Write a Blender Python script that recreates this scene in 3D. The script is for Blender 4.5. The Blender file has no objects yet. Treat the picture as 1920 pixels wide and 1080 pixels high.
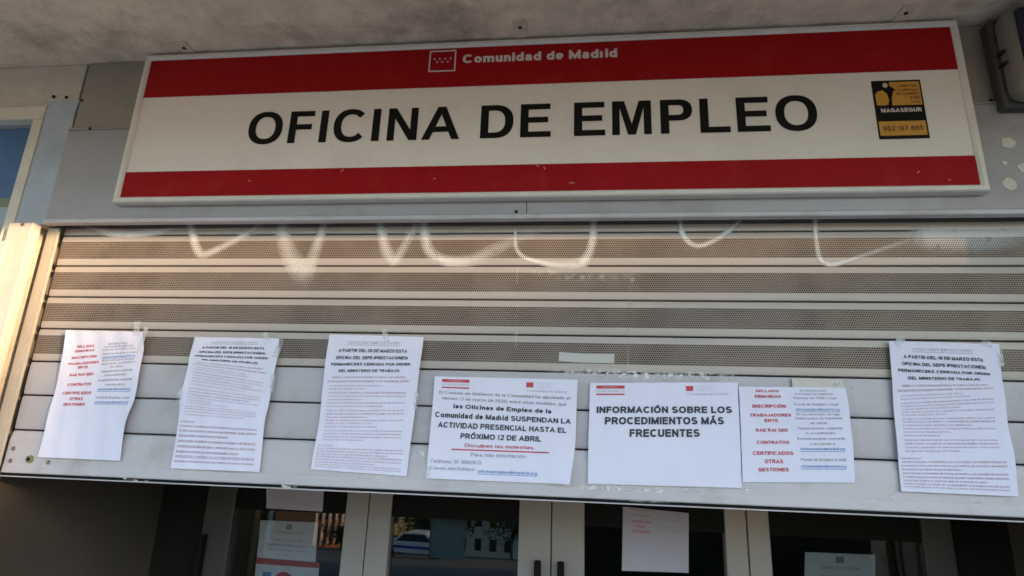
import bpy, bmesh, math, random
from mathutils import Vector, Matrix
R = math.radians
random.seed(7)
sc = bpy.context.scene
COL = sc.collection

# ------------------------------------------------------------------ camera
EYE = Vector((0.0, -1.824, 2.3))
FPX = 1121.64                       # focal length in pixels of a 1920 wide frame
FWD = Vector((-0.11525282, 0.95536037, 0.27203555))
RGT = Vector((0.99332769, 0.10971255, 0.0355424))
UPV = Vector((-0.00411008, -0.27431681, 0.96163059))
cd = bpy.data.cameras.new('camera'); cam = bpy.data.objects.new('camera', cd); COL.objects.link(cam)
cam.matrix_world = Matrix(((RGT.x, UPV.x, -FWD.x, EYE.x), (RGT.y, UPV.y, -FWD.y, EYE.y), (RGT.z, UPV.z, -FWD.z, EYE.z), (0, 0, 0, 1)))
cd.sensor_width = 36.0; cd.lens = 36.0 * FPX / 1920.0
cd.clip_start = 0.02; cd.clip_end = 600
sc.camera = cam

# ------------------------------------------------------------------ light
SUN_EL, SUN_AZ = R(9.5), R(58)      # azimuth measured from straight out of the facade towards the right
SUN_DIR = Vector((math.sin(SUN_AZ) * math.cos(SUN_EL), -math.cos(SUN_AZ) * math.cos(SUN_EL), math.sin(SUN_EL)))
w = bpy.data.worlds.new('World'); sc.world = w; w.use_nodes = True
nt = w.node_tree; bg = nt.nodes['Background']
sky = nt.nodes.new('ShaderNodeTexSky'); sky.sky_type = 'NISHITA'; sky.sun_disc = False
sky.sun_elevation = SUN_EL; sky.sun_rotation = math.atan2(SUN_DIR.x, SUN_DIR.y)
sky.air_density = 1.0; sky.dust_density = 0.4; sky.ozone_density = 1.7
nt.links.new(sky.outputs[0], bg.inputs[0]); bg.inputs[1].default_value = 0.15
sd = bpy.data.lights.new('sun', 'SUN'); sd.energy = 2.0; sd.angle = R(0.6); sd.color = (1.0, 0.68, 0.38)
so = bpy.data.objects.new('sun', sd); COL.objects.link(so); so.rotation_euler = SUN_DIR.to_track_quat('Z', 'Y').to_euler()
sc.view_settings.view_transform = 'Standard'; sc.view_settings.look = 'None'
sc.view_settings.exposure = 2.46; sc.view_settings.gamma = 1.0
try: sc.cycles.max_bounces = 10; sc.cycles.filter_width = 1.6
except Exception: pass

# ------------------------------------------------------------------ helpers
def at(px, py, Y):
    """world x, z of a photograph pixel on the plane y = Y"""
    d = FWD + RGT * ((px - 960) / FPX) + UPV * ((540 - py) / FPX)
    d = d / d.y * (Y - EYE.y)
    return EYE.x + d.x, EYE.z + d.z
def link(name, me, mats=None, parent=None, kind=None):
    o = bpy.data.objects.new(name, me); COL.objects.link(o)
    if mats is not None:
        for m in (mats if isinstance(mats, (list, tuple)) else [mats]): me.materials.append(m)
    if parent: o.parent = parent
    if kind: o['kind'] = kind
    return o
def tag(o, label, cat, group=None):
    o['label'] = label; o['category'] = cat
    if group: o['group'] = group
    return o
def thing(name, label, cat, loc=(0, 0, 0), group=None):
    o = bpy.data.objects.new(name, None); COL.objects.link(o); o.location = loc; o.empty_display_size = .1
    return tag(o, label, cat, group)
class MB:
    """collects shapes of ONE part, in coordinates relative to origin"""
    def __init__(s, org=(0, 0, 0)): s.v = []; s.f = []; s.m = []; s.o = Vector(org); s.sm = False
    def add(s, vs, fs, mi=0):
        b = len(s.v); s.v += [tuple(Vector(v) - s.o) for v in vs]; s.f += [tuple(i + b for i in f) for f in fs]; s.m += [mi] * len(fs)
    def box(s, x0, x1, y0, y1, z0, z1, mi=0, bev=0.0):
        if bev <= 0:
            vs = [(x, y, z) for x in (x0, x1) for y in (y0, y1) for z in (z0, z1)]
            s.add(vs, [(0, 1, 3, 2), (4, 6, 7, 5), (0, 4, 5, 1), (2, 3, 7, 6), (0, 2, 6, 4), (1, 5, 7, 3)], mi); return
        bm = bmesh.new(); bmesh.ops.create_cube(bm, size=1.0)
        for v in bm.verts: v.co = Vector((x0 + (v.co.x + .5) * (x1 - x0), y0 + (v.co.y + .5) * (y1 - y0), z0 + (v.co.z + .5) * (z1 - z0)))
        bmesh.ops.bevel(bm, geom=list(bm.edges), offset=bev, segments=2, affect='EDGES', profile=.5)
        bm.verts.index_update(); s.add([v.co for v in bm.verts], [[v.index for v in f.verts] for f in bm.faces], mi); bm.free()
    def cyl(s, c, axis, r, h, n=20, mi=0, r2=None):
        c = Vector(c); a = Vector(axis).normalized(); t = a.orthogonal().normalized(); b = a.cross(t); r2 = r if r2 is None else r2
        vs = []
        for rr, hh in ((r, 0), (r2, h)):
            for i in range(n):
                q = 2 * math.pi * i / n; vs.append(c + a * hh + (t * math.cos(q) + b * math.sin(q)) * rr)
        s.add(vs, [tuple(range(n))[::-1], tuple(range(n, 2 * n))] + [(i, (i + 1) % n, n + (i + 1) % n, n + i) for i in range(n)], mi)
    def prism(s, prof, x0, x1, mi=0, cap=True, closed=True):
        """profile of (y, z) extruded along x"""
        n = len(prof); vs = [(x0, y, z) for y, z in prof] + [(x1, y, z) for y, z in prof]
        k = n if closed else n - 1
        fs = [(i, n + i, n + (i + 1) % n, (i + 1) % n) for i in range(k)]
        if cap and closed: fs += [tuple(range(n)), tuple(range(2 * n - 1, n - 1, -1))]
        s.add(vs, fs, mi)
    def vprism(s, prof, z0, z1, mi=0):
        n = len(prof); vs = [(x, y, z0) for x, y in prof] + [(x, y, z1) for x, y in prof]
        s.add(vs, [(i, (i + 1) % n, n + (i + 1) % n, n + i) for i in range(n)] + [tuple(range(n))[::-1], tuple(range(n, 2 * n))], mi)
    def build(s, name, mats, parent=None, smooth=False, kind=None, label=None):
        me = bpy.data.meshes.new(name); me.from_pydata(s.v, [], s.f); me.update()
        bm = bmesh.new(); bm.from_mesh(me); bmesh.ops.recalc_face_normals(bm, faces=list(bm.faces)); bm.to_mesh(me); bm.free()
        for p, mi in zip(me.polygons, s.m): p.material_index = mi; p.use_smooth = smooth
        o = link(name, me, mats, parent, kind)
        if parent is None: o.location = s.o
        else: o.location = s.o - (parent.location if parent.parent is None else Vector(WORLD.get(parent.name, parent.location)))
        WORLD[o.name] = tuple(s.o)
        if label: o['label'] = label
        return o
WORLD = {}

# ------------------------------------------------------------------ materials
MATS = {}
def mat(name, col, rough=.6, metal=0.0, var=.12, vscale=6.0, bump=0.0, bscale=60.0, stain=None, sscale=2.0, samt=.4, spec=.5, stretch=None):
    m = bpy.data.materials.new(name); m.use_nodes = True; n = m.node_tree.nodes; l = m.node_tree.links
    p = n['Principled BSDF']; p.inputs['Roughness'].default_value = rough; p.inputs['Metallic'].default_value = metal
    p.inputs['Specular IOR Level'].default_value = spec
    tc = n.new('ShaderNodeTexCoord'); src = tc.outputs['Object']
    if stretch:
        mp = n.new('ShaderNodeMapping'); mp.inputs['Scale'].default_value = stretch; l.new(src, mp.inputs[0]); src = mp.outputs[0]
    ns = n.new('ShaderNodeTexNoise'); ns.inputs['Scale'].default_value = vscale; ns.inputs['Detail'].default_value = 8; ns.inputs['Roughness'].default_value = .65
    l.new(src, ns.inputs['Vector'])
    rp = n.new('ShaderNodeValToRGB'); c = Vector(col[:3])
    rp.color_ramp.elements[0].position = .3; rp.color_ramp.elements[1].position = .7
    rp.color_ramp.elements[0].color = (*(c * (1 - var)), 1); rp.color_ramp.elements[1].color = (*[min(1, k) for k in c * (1 + var)], 1)
    l.new(ns.outputs[0], rp.inputs[0]); out = rp.outputs[0]
    if stain:
        n2 = n.new('ShaderNodeTexNoise'); n2.inputs['Scale'].default_value = sscale; n2.inputs['Detail'].default_value = 10; n2.inputs['Roughness'].default_value = .7
        l.new(tc.outputs['Object'], n2.inputs['Vector'])
        r2 = n.new('ShaderNodeValToRGB'); r2.color_ramp.elements[0].position = .52; r2.color_ramp.elements[1].position = .72
        r2.color_ramp.elements[0].color = (0, 0, 0, 1); r2.color_ramp.elements[1].color = (samt, samt, samt, 1); l.new(n2.outputs[0], r2.inputs[0])
        mx = n.new('ShaderNodeMix'); mx.data_type = 'RGBA'; l.new(r2.outputs[0], mx.inputs[0]); l.new(out, mx.inputs[6]); mx.inputs[7].default_value = (*stain, 1); out = mx.outputs[2]
    l.new(out, p.inputs['Base Color'])
    rr = n.new('ShaderNodeMapRange'); rr.inputs[3].default_value = max(.02, rough - .08); rr.inputs[4].default_value = min(1, rough + .08); l.new(ns.outputs[0], rr.inputs[0]); l.new(rr.outputs[0], p.inputs['Roughness'])
    if bump > 0:
        nb = n.new('ShaderNodeTexNoise'); nb.inputs['Scale'].default_value = bscale; nb.inputs['Detail'].default_value = 6; l.new(src, nb.inputs['Vector'])
        b = n.new('ShaderNodeBump'); b.inputs['Strength'].default_value = bump; b.inputs['Distance'].default_value = .01; l.new(nb.outputs[0], b.inputs['Height']); l.new(b.outputs[0], p.inputs['Normal'])
    MATS[name] = m
    return m
M_plaster = mat('soffit_plaster', (.72, .57, .45), .9, 0, .20, 8.0, 1.0, 20, stain=(.30, .23, .17), sscale=3.2, samt=.9)
M_plaster2 = mat('wall_plaster', (.52, .47, .40), .9, 0, .14, 5.0, .8, 30, stain=(.30, .26, .22), sscale=7, samt=.7)
M_blue = mat('blue_grey_paint', (.38, .41, .48), .75, 0, .12, 9, .5, 40, stain=(.50, .48, .43), sscale=11, samt=.5)
M_cover = mat('cream_cover_paint', (.62, .51, .455), .5, 0, .08, 6, .15, 50, stain=(.5, .42, .30), sscale=9, samt=.3)
M_frame = mat('window_frame_paint', (.62, .56, .48), .5, 0, .08, 8, .1, 60, stain=(.35, .31, .26), sscale=10, samt=.4)
M_alu = mat('fascia_aluminium', (.35, .32, .335), .45, .25, .09, 3, .12, 12, stain=(.20, .175, .16), sscale=4, samt=.6, stretch=(.35, 1, 1))
M_alud = mat('fascia_upper_aluminium', (.30, .275, .25), .5, .3, .08, 3, .06, 20, stain=(.18, .16, .14), sscale=4, samt=.4, stretch=(.35, 1, 1))
M_slat = mat('slat_aluminium', (.43, .395, .42), .5, .15, .09, 4, .30, 7, stain=(.28, .25, .23), sscale=6, samt=.5, stretch=(.25, 1, 1))
M_rail = mat('rail_aluminium', (.49, .45, .475), .5, .15, .09, 4, .30, 7, stain=(.29, .26, .24), sscale=6, samt=.6, stretch=(.3, 1, 1))
M_guide = mat('guide_aluminium', (.52, .47, .40), .45, .3, .07, 6, .05, 30, stain=(.3, .26, .2), sscale=8, samt=.3)
M_rubber = mat('black_rubber', (.010, .009, .008), .7, 0, .2, spec=.1)
M_red = mat('sign_red', (.30, .004, .007), .42, 0, .07, 5, .02, 20, stain=(.40, .04, .04), sscale=9, samt=.3, spec=.12)
M_white = mat('sign_white', (.74, .65, .60), .36, 0, .035, 2.5, .02, 10, stain=(.52, .48, .42), sscale=4, samt=.4)
M_wframe = mat('sign_frame_white', (.66, .61, .56), .4, .1, .05, 8, .03, 30, stain=(.40, .33, .28), sscale=12, samt=.35)
M_black = mat('black_vinyl', (.008, .007, .007), .45, 0, .3, 20, spec=.12)
M_wvinyl = mat('pale_vinyl', (.62, .52, .50), .45, 0, .08)
M_paper = mat('paper', (.73, .705, .85), .75, 0, .03, 5, .9, 5)
M_shade_paper = mat('shade_toned_paper', (.44, .40, .47), .8, 0, .03, 5, .6, 6)  # paper tone darkened to carry the shade of the door recess
M_cream = mat('aged_paper', (.60, .55, .50), .8, 0, .06, 20)
M_ink = mat('print_black', (.035, .035, .045), .7, 0, .2, 200)
M_inkg = mat('print_grey', (.30, .30, .33), .7, 0, .15, 200)
M_inkr = mat('print_red', (.50, .05, .07), .7, 0, .15, 120)
M_inkdr = mat('print_fine', (.36, .17, .21), .7, 0, .3, 60)
M_inkb = mat('print_blue', (.13, .26, .55), .7, 0, .15, 120)
M_inklg = mat('print_pale_grey', (.58, .59, .63), .7, 0, .1, 120)
M_yel = mat('sticker_orange', (.55, .25, .03), .4, 0, .12, 60)
M_brown = mat('sticker_brown', (.16, .05, .012), .5, 0, .2, 60)
M_skin = mat('sticker_cream', (.55, .42, .30), .5, 0, .1)
M_steel = mat('bolt_steel', (.20, .19, .185), .35, .7, .15, 60)
M_brass = mat('lock_brass', (.24, .22, .11), .35, .7, .2, 80)
M_alarm = mat('alarm_grey_plastic', (.17, .15, .13), .4, 0, .08, 8, .05, 60, stain=(.14, .11, .08), sscale=9, samt=.5)
M_lens = mat('alarm_dark_blue', (.012, .012, .04), .2, 0, .1)
M_door = mat('door_aluminium', (.31, .275, .265), .45, .15, .04, 4, .04, 30, stretch=(1, 1, .2))
M_floor = mat('bounce_cut_floor', (.055, .05, .046), .6, 0, .2, 5)
M_shade = mat('shade_dark_tone', (.05, .046, .042), .5, 0, .08, 4)  # dark tone putting shade into the outer stiles and alarm housing
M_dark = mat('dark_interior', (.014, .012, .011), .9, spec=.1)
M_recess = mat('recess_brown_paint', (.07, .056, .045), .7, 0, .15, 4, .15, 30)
M_glue = mat('glue_spot', (.62, .58, .52), .8, 0, .1, 40, .3, 80)
M_pave = mat('paving', (.42, .35, .28), .85, 0, .15, 3, .3, 30)
M_asph = mat('asphalt', (.05, .05, .052), .9, 0, .2, 8, .4, 60)
M_lock = mat('hole_dark', (.01, .008, .007), .9)
M_tanwall = mat('ochre_render', (.55, .40, .20), .9, 0, .1, .6)
M_brick = mat('orange_brick', (.42, .15, .06), .85, 0, .15, 3, .2, 20)
M_pale = mat('pale_render', (.68, .58, .48), .8, 0, .06, 1)
M_winglass = mat('far_window', (.04, .045, .05), .15, 0, .2)
M_leaf = mat('leaf_green', (.06, .085, .02), .7, 0, .5, 1.2)
M_hedge = mat('hedge_green', (.022, .026, .014), .8, 0, .5, 3, spec=.2)
M_bark = mat('bark', (.10, .07, .05), .9, 0, .3, 10, .5, 30)
M_carw = mat('car_white_paint', (.70, .70, .72), .25, 0, .03)
M_carb = mat('car_blue_stripe', (.03, .05, .35), .3, 0, .05)
M_tyre = mat('tyre_black', (.02, .02, .02), .8)
M_panel = mat('kiosk_glass_green', (.25, .33, .31), .2, 0, .1)

def glass_mat(name, tint, refl=1.0, rough=0.0, ior=1.62):
    m = bpy.data.materials.new(name); m.use_nodes = True; n = m.node_tree.nodes; l = m.node_tree.links
    n.remove(n['Principled BSDF']); out = n['Material Output']
    t = n.new('ShaderNodeBsdfTransparent'); t.inputs[0].default_value = (*tint, 1)
    g = n.new('ShaderNodeBsdfGlossy'); g.inputs['Roughness'].default_value = rough; g.inputs[0].default_value = (refl, refl, refl, 1)
    fr = n.new('ShaderNodeFresnel'); ge = n.new('ShaderNodeNewGeometry')
    mr = n.new('ShaderNodeMapRange'); mr.inputs[3].default_value = ior; mr.inputs[4].default_value = 1 / ior; l.new(ge.outputs['Backfacing'], mr.inputs[0]); l.new(mr.outputs[0], fr.inputs[0])
    mx = n.new('ShaderNodeMixShader'); l.new(fr.outputs[0], mx.inputs[0]); l.new(t.outputs[0], mx.inputs[1]); l.new(g.outputs[0], mx.inputs[2]); l.new(mx.outputs[0], out.inputs[0])
    return m
M_glass = glass_mat('door_glass', (.75, .78, .76))
M_tape = bpy.data.materials.new('clear_tape'); M_tape.use_nodes = True
def holes(n, l, whole=False):
    """mask of the staggered punched holes; whole: coordinates of the shutter instead of one slat"""
    tc = n.new('ShaderNodeTexCoord'); sp = n.new('ShaderNodeSeparateXYZ'); l.new(tc.outputs['Object'], sp.inputs[0])
    def M(op, a, b=None):
        q = n.new('ShaderNodeMath'); q.operation = op
        for i, v in enumerate((a, b)):
            if v is None: continue
            if isinstance(v, (int, float)): q.inputs[i].default_value = v
            else: l.new(v, q.inputs[i])
        return q.outputs[0]
    X, Z = sp.outputs[0], sp.outputs[2]
    if whole: X = M('SUBTRACT', X, .006); Zs = M('ADD', Z, -(3.0067 - 2.192) + 10 * .1129); Z = M('MODULO', Zs, .1129)
    PX, PZ = .0066, .0064
    zr = M('DIVIDE', Z, PZ); row = M('FLOOR', zr)
    xr = M('ADD', M('DIVIDE', X, PX), M('MULTIPLY', M('MODULO', row, 2.0), .5))
    fx = M('MULTIPLY', M('SUBTRACT', M('FRACT', xr), .5), PX); fz = M('MULTIPLY', M('SUBTRACT', M('FRACT', zr), .5), PZ)
    d = M('SQRT', M('ADD', M('MULTIPLY', fx, fx), M('MULTIPLY', fz, fz)))
    ns = n.new('ShaderNodeTexNoise'); ns.inputs['Scale'].default_value = 9; ns.inputs['Detail'].default_value = 5; l.new(tc.outputs['Object'], ns.inputs[0])
    rad = M('ADD', M('MULTIPLY', ns.outputs[0], .0013), .0016)          # paint and grime narrow the holes in places
    band = M('MULTIPLY', M('GREATER_THAN', row, 3.5), M('LESS_THAN', row, 13.5))
    if whole: band = M('MULTIPLY', band, M('GREATER_THAN', Zs, 5 * .1129))
    return M('MULTIPLY', M('LESS_THAN', d, rad), band), band, M
def soft_mat(name, col, strength, rough=.6, nscale=40.0, lo=.3, hi=.6, attr=True, punched=False):
    """paint or residue whose cover follows the vertex attribute 'cover' and a patchy noise"""
    m = bpy.data.materials.new(name); m.use_nodes = True; n = m.node_tree.nodes; l = m.node_tree.links
    p = n['Principled BSDF']; p.inputs['Base Color'].default_value = (*col, 1); p.inputs['Roughness'].default_value = rough
    tc = n.new('ShaderNodeTexCoord'); ns = n.new('ShaderNodeTexNoise'); ns.inputs['Scale'].default_value = nscale; ns.inputs['Detail'].default_value = 6; l.new(tc.outputs['Object'], ns.inputs[0])
    mr = n.new('ShaderNodeMapRange'); mr.inputs[1].default_value = lo; mr.inputs[2].default_value = hi; l.new(ns.outputs[0], mr.inputs[0])
    mu = n.new('ShaderNodeMath'); mu.operation = 'MULTIPLY'; l.new(mr.outputs[0], mu.inputs[0]); mu.inputs[1].default_value = strength
    o = mu.outputs[0]
    if attr:
        a = n.new('ShaderNodeAttribute'); a.attribute_name = 'cover'
        m2 = n.new('ShaderNodeMath'); m2.operation = 'MULTIPLY'; l.new(o, m2.inputs[0]); l.new(a.outputs['Fac'], m2.inputs[1]); o = m2.outputs[0]
    if punched:
        h, band, M = holes(n, l, True); o = M('MULTIPLY', o, M('SUBTRACT', 1.0, h))
    l.new(o, p.inputs['Alpha'])
    return m
M_graf = soft_mat('white_spray_paint', (.82, .80, .80), .85, .6, 30, .05, .42, punched=True)
M_resid = soft_mat('glue_residue', (.86, .82, .79), .95, .7, 55, .42, .62, punched=True)
M_tape = soft_mat('clear_tape_film', (.68, .70, .74), .5, .25, 30, .2, .6, attr=False)
M_wtape = soft_mat('white_tape_film', (.58, .55, .53), .85, .5, 50, .1, .4, attr=False)

# perforated slat: real see-through holes in a staggered grid, in the slat's own coordinates
def perforated(base):
    m = base.copy(); m.name = 'perforated_aluminium'; n = m.node_tree.nodes; l = m.node_tree.links
    p = n['Principled BSDF']; out = n['Material Output']
    h, band, M = holes(n, l)
    src = p.inputs['Base Color'].links[0].from_socket
    dm = n.new('ShaderNodeMix'); dm.data_type = 'RGBA'; dm.blend_type = 'MULTIPLY'; l.new(M('MULTIPLY', band, .8), dm.inputs[0]); l.new(src, dm.inputs[6]); dm.inputs[7].default_value = (.52, .44, .375, 1)   # grime in the punched strip
    l.new(dm.outputs[2], p.inputs['Base Color'])
    tr = n.new('ShaderNodeBsdfTransparent'); mx = n.new('ShaderNodeMixShader')
    l.new(h, mx.inputs[0]); l.new(p.outputs[0], mx.inputs[1]); l.new(tr.outputs[0], mx.inputs[2]); l.new(mx.outputs[0], out.inputs[0])
    return m
M_pslat = mat('worn_slat_aluminium', (.43, .375, .345), .5, .15, .06, 5, .05, 30, stain=(.30, .26, .22), sscale=6, samt=.3, stretch=(.25, 1, 1))
M_perf = perforated(M_pslat)

# ------------------------------------------------------------------ text
XH = .735
GL = {
 'A': (.96, [[(0, 0), (.5, 1), (1, 0)], [(.2, .31), (.8, .31)]]), 'B': (.88, [[(0, 0), (0, 1)], [(0, 1), (.5, 1), ('a', .5, .77, .44, .23, 90, -90), (0, .54)], [(0, .54), (.55, .54), ('a', .55, .27, .45, .27, 90, -90), (0, 0)]]),
 'C': (.95, [[('a', .52, .5, .52, .5, 42, 318)]]), 'D': (.92, [[(0, 0), (0, 1)], [(0, 1), (.4, 1), ('a', .42, .5, .58, .5, 90, -90), (0, 0)]]),
 'E': (.80, [[(1, 1), (0, 1), (0, 0), (1, 0)], [(0, .53), (.92, .53)]]), 'F': (.74, [[(1, 1), (0, 1), (0, 0)], [(0, .52), (.88, .52)]]),
 'G': (1.0, [[('a', .52, .5, .52, .5, 42, 335)], [(.6, .45), (1, .45), (1, .04)]]), 'H': (.88, [[(0, 0), (0, 1)], [(1, 0), (1, 1)], [(0, .53), (1, .53)]]),
 'I': (.0, [[(0, 0), (0, 1)]]), 'J': (.72, [[(1, 1), (1, .3), ('a', .5, .3, .5, .3, 0, -180)]]), 'K': (.92, [[(0, 0), (0, 1)], [(0, .3), (.95, 1)], [(.32, .55), (1, 0)]]),
 'L': (.74, [[(0, 1), (0, 0), (1, 0)]]), 'M': (1.04, [[(0, 0), (0, 1)], [(0, 1), (.5, .05)], [(.5, .05), (1, 1)], [(1, 1), (1, 0)]]), 'N': (.88, [[(0, 0), (0, 1)], [(0, 1), (1, 0)], [(1, 0), (1, 1)]]),
 'O': (1.02, [[('a', .5, .5, .5, .5, 0, 360)]]), 'P': (.84, [[(0, 0), (0, 1)], [(0, 1), (.52, 1), ('a', .52, .73, .48, .27, 90, -90), (0, .46)]]), 'Q': (1.02, [[('a', .5, .5, .5, .5, 0, 360)], [(.62, .25), (.95, -.02)]]),
 'R': (.90, [[(0, 0), (0, 1)], [(0, 1), (.52, 1), ('a', .52, .74, .44, .26, 90, -90), (0, .48)], [(.5, .48), (.98, 0)]]), 'S': (.86, [[('a', .49, .75, .45, .25, 25, 270), ('a', .5, .25, .5, .25, 90, -160)]]),
 'T': (.84, [[(0, 1), (1, 1)], [(.5, 1), (.5, 0)]]), 'U': (.88, [[(0, 1), (0, .35), ('a', .5, .35, .5, .35, 180, 360), (1, 1)]]), 'V': (.92, [[(0, 1), (.5, 0), (1, 1)]]), 'W': (1.3, [[(0, 1), (.26, 0), (.5, .95), (.74, 0), (1, 1)]]),
 'X': (.9, [[(0, 0), (1, 1)], [(0, 1), (1, 0)]]), 'Y': (.9, [[(0, 1), (.5, .45), (1, 1)], [(.5, .45), (.5, 0)]]), 'Z': (.82, [[(0, 1), (1, 1), (0, 0), (1, 0)]]),
 '0': (.72, [[('a', .5, .5, .5, .5, 0, 360)]]), '1': (.4, [[(.0, .72), (.75, .97), (.75, 0)]]), '2': (.72, [[('a', .5, .72, .48, .28, 165, -35), (.0, 0), (1, 0)]]), '3': (.72, [[('a', .48, .76, .44, .24, 150, -90)], [('a', .5, .26, .5, .26, 90, -150)]]),
 '4': (.76, [[(.78, 0), (.78, 1), (0, .28), (1, .28)]]), '5': (.72, [[(.9, 1), (.16, 1), (.08, .52)], [('a', .48, .32, .5, .32, 140, -150)]]), '6': (.72, [[('a', .5, .32, .5, .32, 0, 360)], [('a', .55, .5, .55, .5, 45, 190)]]),
 '7': (.7, [[(0, 1), (1, 1), (.35, 0)]]), '8': (.72, [[('a', .5, .76, .44, .24, 0, 360)], [('a', .5, .27, .5, .27, 0, 360)]]), '9': (.72, [[('a', .5, .68, .5, .32, 0, 360)], [('a', .45, .5, .55, .5, 10, -135)]]),
 '.': (.0, [[(0, 0), (0, .02)]]), ',': (.0, [[(0, .02), (0, -.12)]]), ':': (.0, [[(0, 0), (0, .02)], [(0, .62), (0, .64)]]), '(': (.2, [[('a', 1.0, .42, 1.0, .68, 120, 240)]]), ')': (.2, [[('a', 0, .42, 1.0, .68, 60, -60)]]),
 '-': (.3, [[(0, .38), (1, .38)]]), 'º': (.3, [[('a', .5, .85, .5, .16, 0, 360)]]), '@': (1.1, [[('a', .5, .4, .5, .5, -60, 270)], [('a', .5, .4, .2, .22, 0, 360)], [(.74, .6), (.74, .2)]]),
}
LC = {
 'a': (.66, [[('a', .45, .72, .45, .28, 160, 0), (.92, 0)], [('a', .45, .27, .45, .27, 90, 270)], [(.45, .54), (.92, .54)], [(.45, .0), (.92, .1)]]), 'b': (.68, [[(0, 0), (0, 1.4)], [('a', .5, .5, .5, .5, 0, 360)]]), 'c': (.64, [[('a', .52, .5, .52, .5, 42, 318)]]),
 'd': (.68, [[(1, 0), (1, 1.4)], [('a', .5, .5, .5, .5, 0, 360)]]), 'e': (.68, [[(.02, .48), (.98, .48)], [('a', .5, .5, .5, .5, 0, 315)]]), 'f': (.34, [[(.35, 0), (.35, 1.15), ('a', .8, 1.15, .45, .25, 180, 95)], [(-.1, 1), (1, 1)]]),
 'g': (.68, [[('a', .5, .5, .5, .5, 0, 360)], [(1, 1), (1, -.1), ('a', .5, -.1, .5, .3, 0, -150)]]), 'h': (.64, [[(0, 0), (0, 1.4)], [('a', .5, .6, .5, .4, 180, 0), (1, 0)]]), 'i': (.0, [[(0, 0), (0, 1)], [(0, 1.36), (0, 1.4)]]), 'j': (.1, [[(1, 1), (1, -.3)], [(1, 1.36), (1, 1.4)]]),
 'k': (.66, [[(0, 0), (0, 1.4)], [(0, .35), (.95, 1)], [(.3, .55), (1, 0)]]), 'l': (.0, [[(0, 0), (0, 1.4)]]), 'm': (1.04, [[(0, 0), (0, 1)], [('a', .25, .65, .25, .35, 180, 0), (.5, 0)], [('a', .75, .65, .25, .35, 180, 0), (1, 0)]]), 'n': (.64, [[(0, 0), (0, 1)], [('a', .5, .6, .5, .4, 180, 0), (1, 0)]]),
 'o': (.70, [[('a', .5, .5, .5, .5, 0, 360)]]), 'p': (.68, [[(0, -.4), (0, 1)], [('a', .5, .5, .5, .5, 0, 360)]]), 'q': (.68, [[(1, -.4), (1, 1)], [('a', .5, .5, .5, .5, 0, 360)]]), 'r': (.36, [[(0, 0), (0, 1)], [('a', .9, .5, .9, .5, 180, 100)]]),
 's': (.62, [[('a', .49, .75, .45, .25, 25, 270), ('a', .5, .25, .5, .25, 90, -160)]]), 't': (.34, [[(.4, 1.3), (.4, .25), ('a', .85, .25, .45, .25, 180, 275)], [(-.1, 1), (1, 1)]]), 'u': (.64, [[(0, 1), (0, .4), ('a', .5, .4, .5, .4, 180, 360)], [(1, 1), (1, 0)]]),
 'v': (.66, [[(0, 1), (.5, 0), (1, 1)]]), 'w': (1.0, [[(0, 1), (.25, 0), (.5, .95), (.75, 0), (1, 1)]]), 'x': (.66, [[(0, 0), (1, 1)], [(0, 1), (1, 0)]]), 'y': (.66, [[(0, 1), (.52, 0)], [(1, 1), (.42, -.4), (.1, -.4)]]), 'z': (.6, [[(0, 1), (1, 1), (0, 0), (1, 0)]]),
}
ACC = {'Á': 'A', 'É': 'E', 'Í': 'I', 'Ó': 'O', 'Ú': 'U', 'á': 'a', 'é': 'e', 'í': 'i', 'ó': 'o', 'ú': 'u'}
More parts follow.
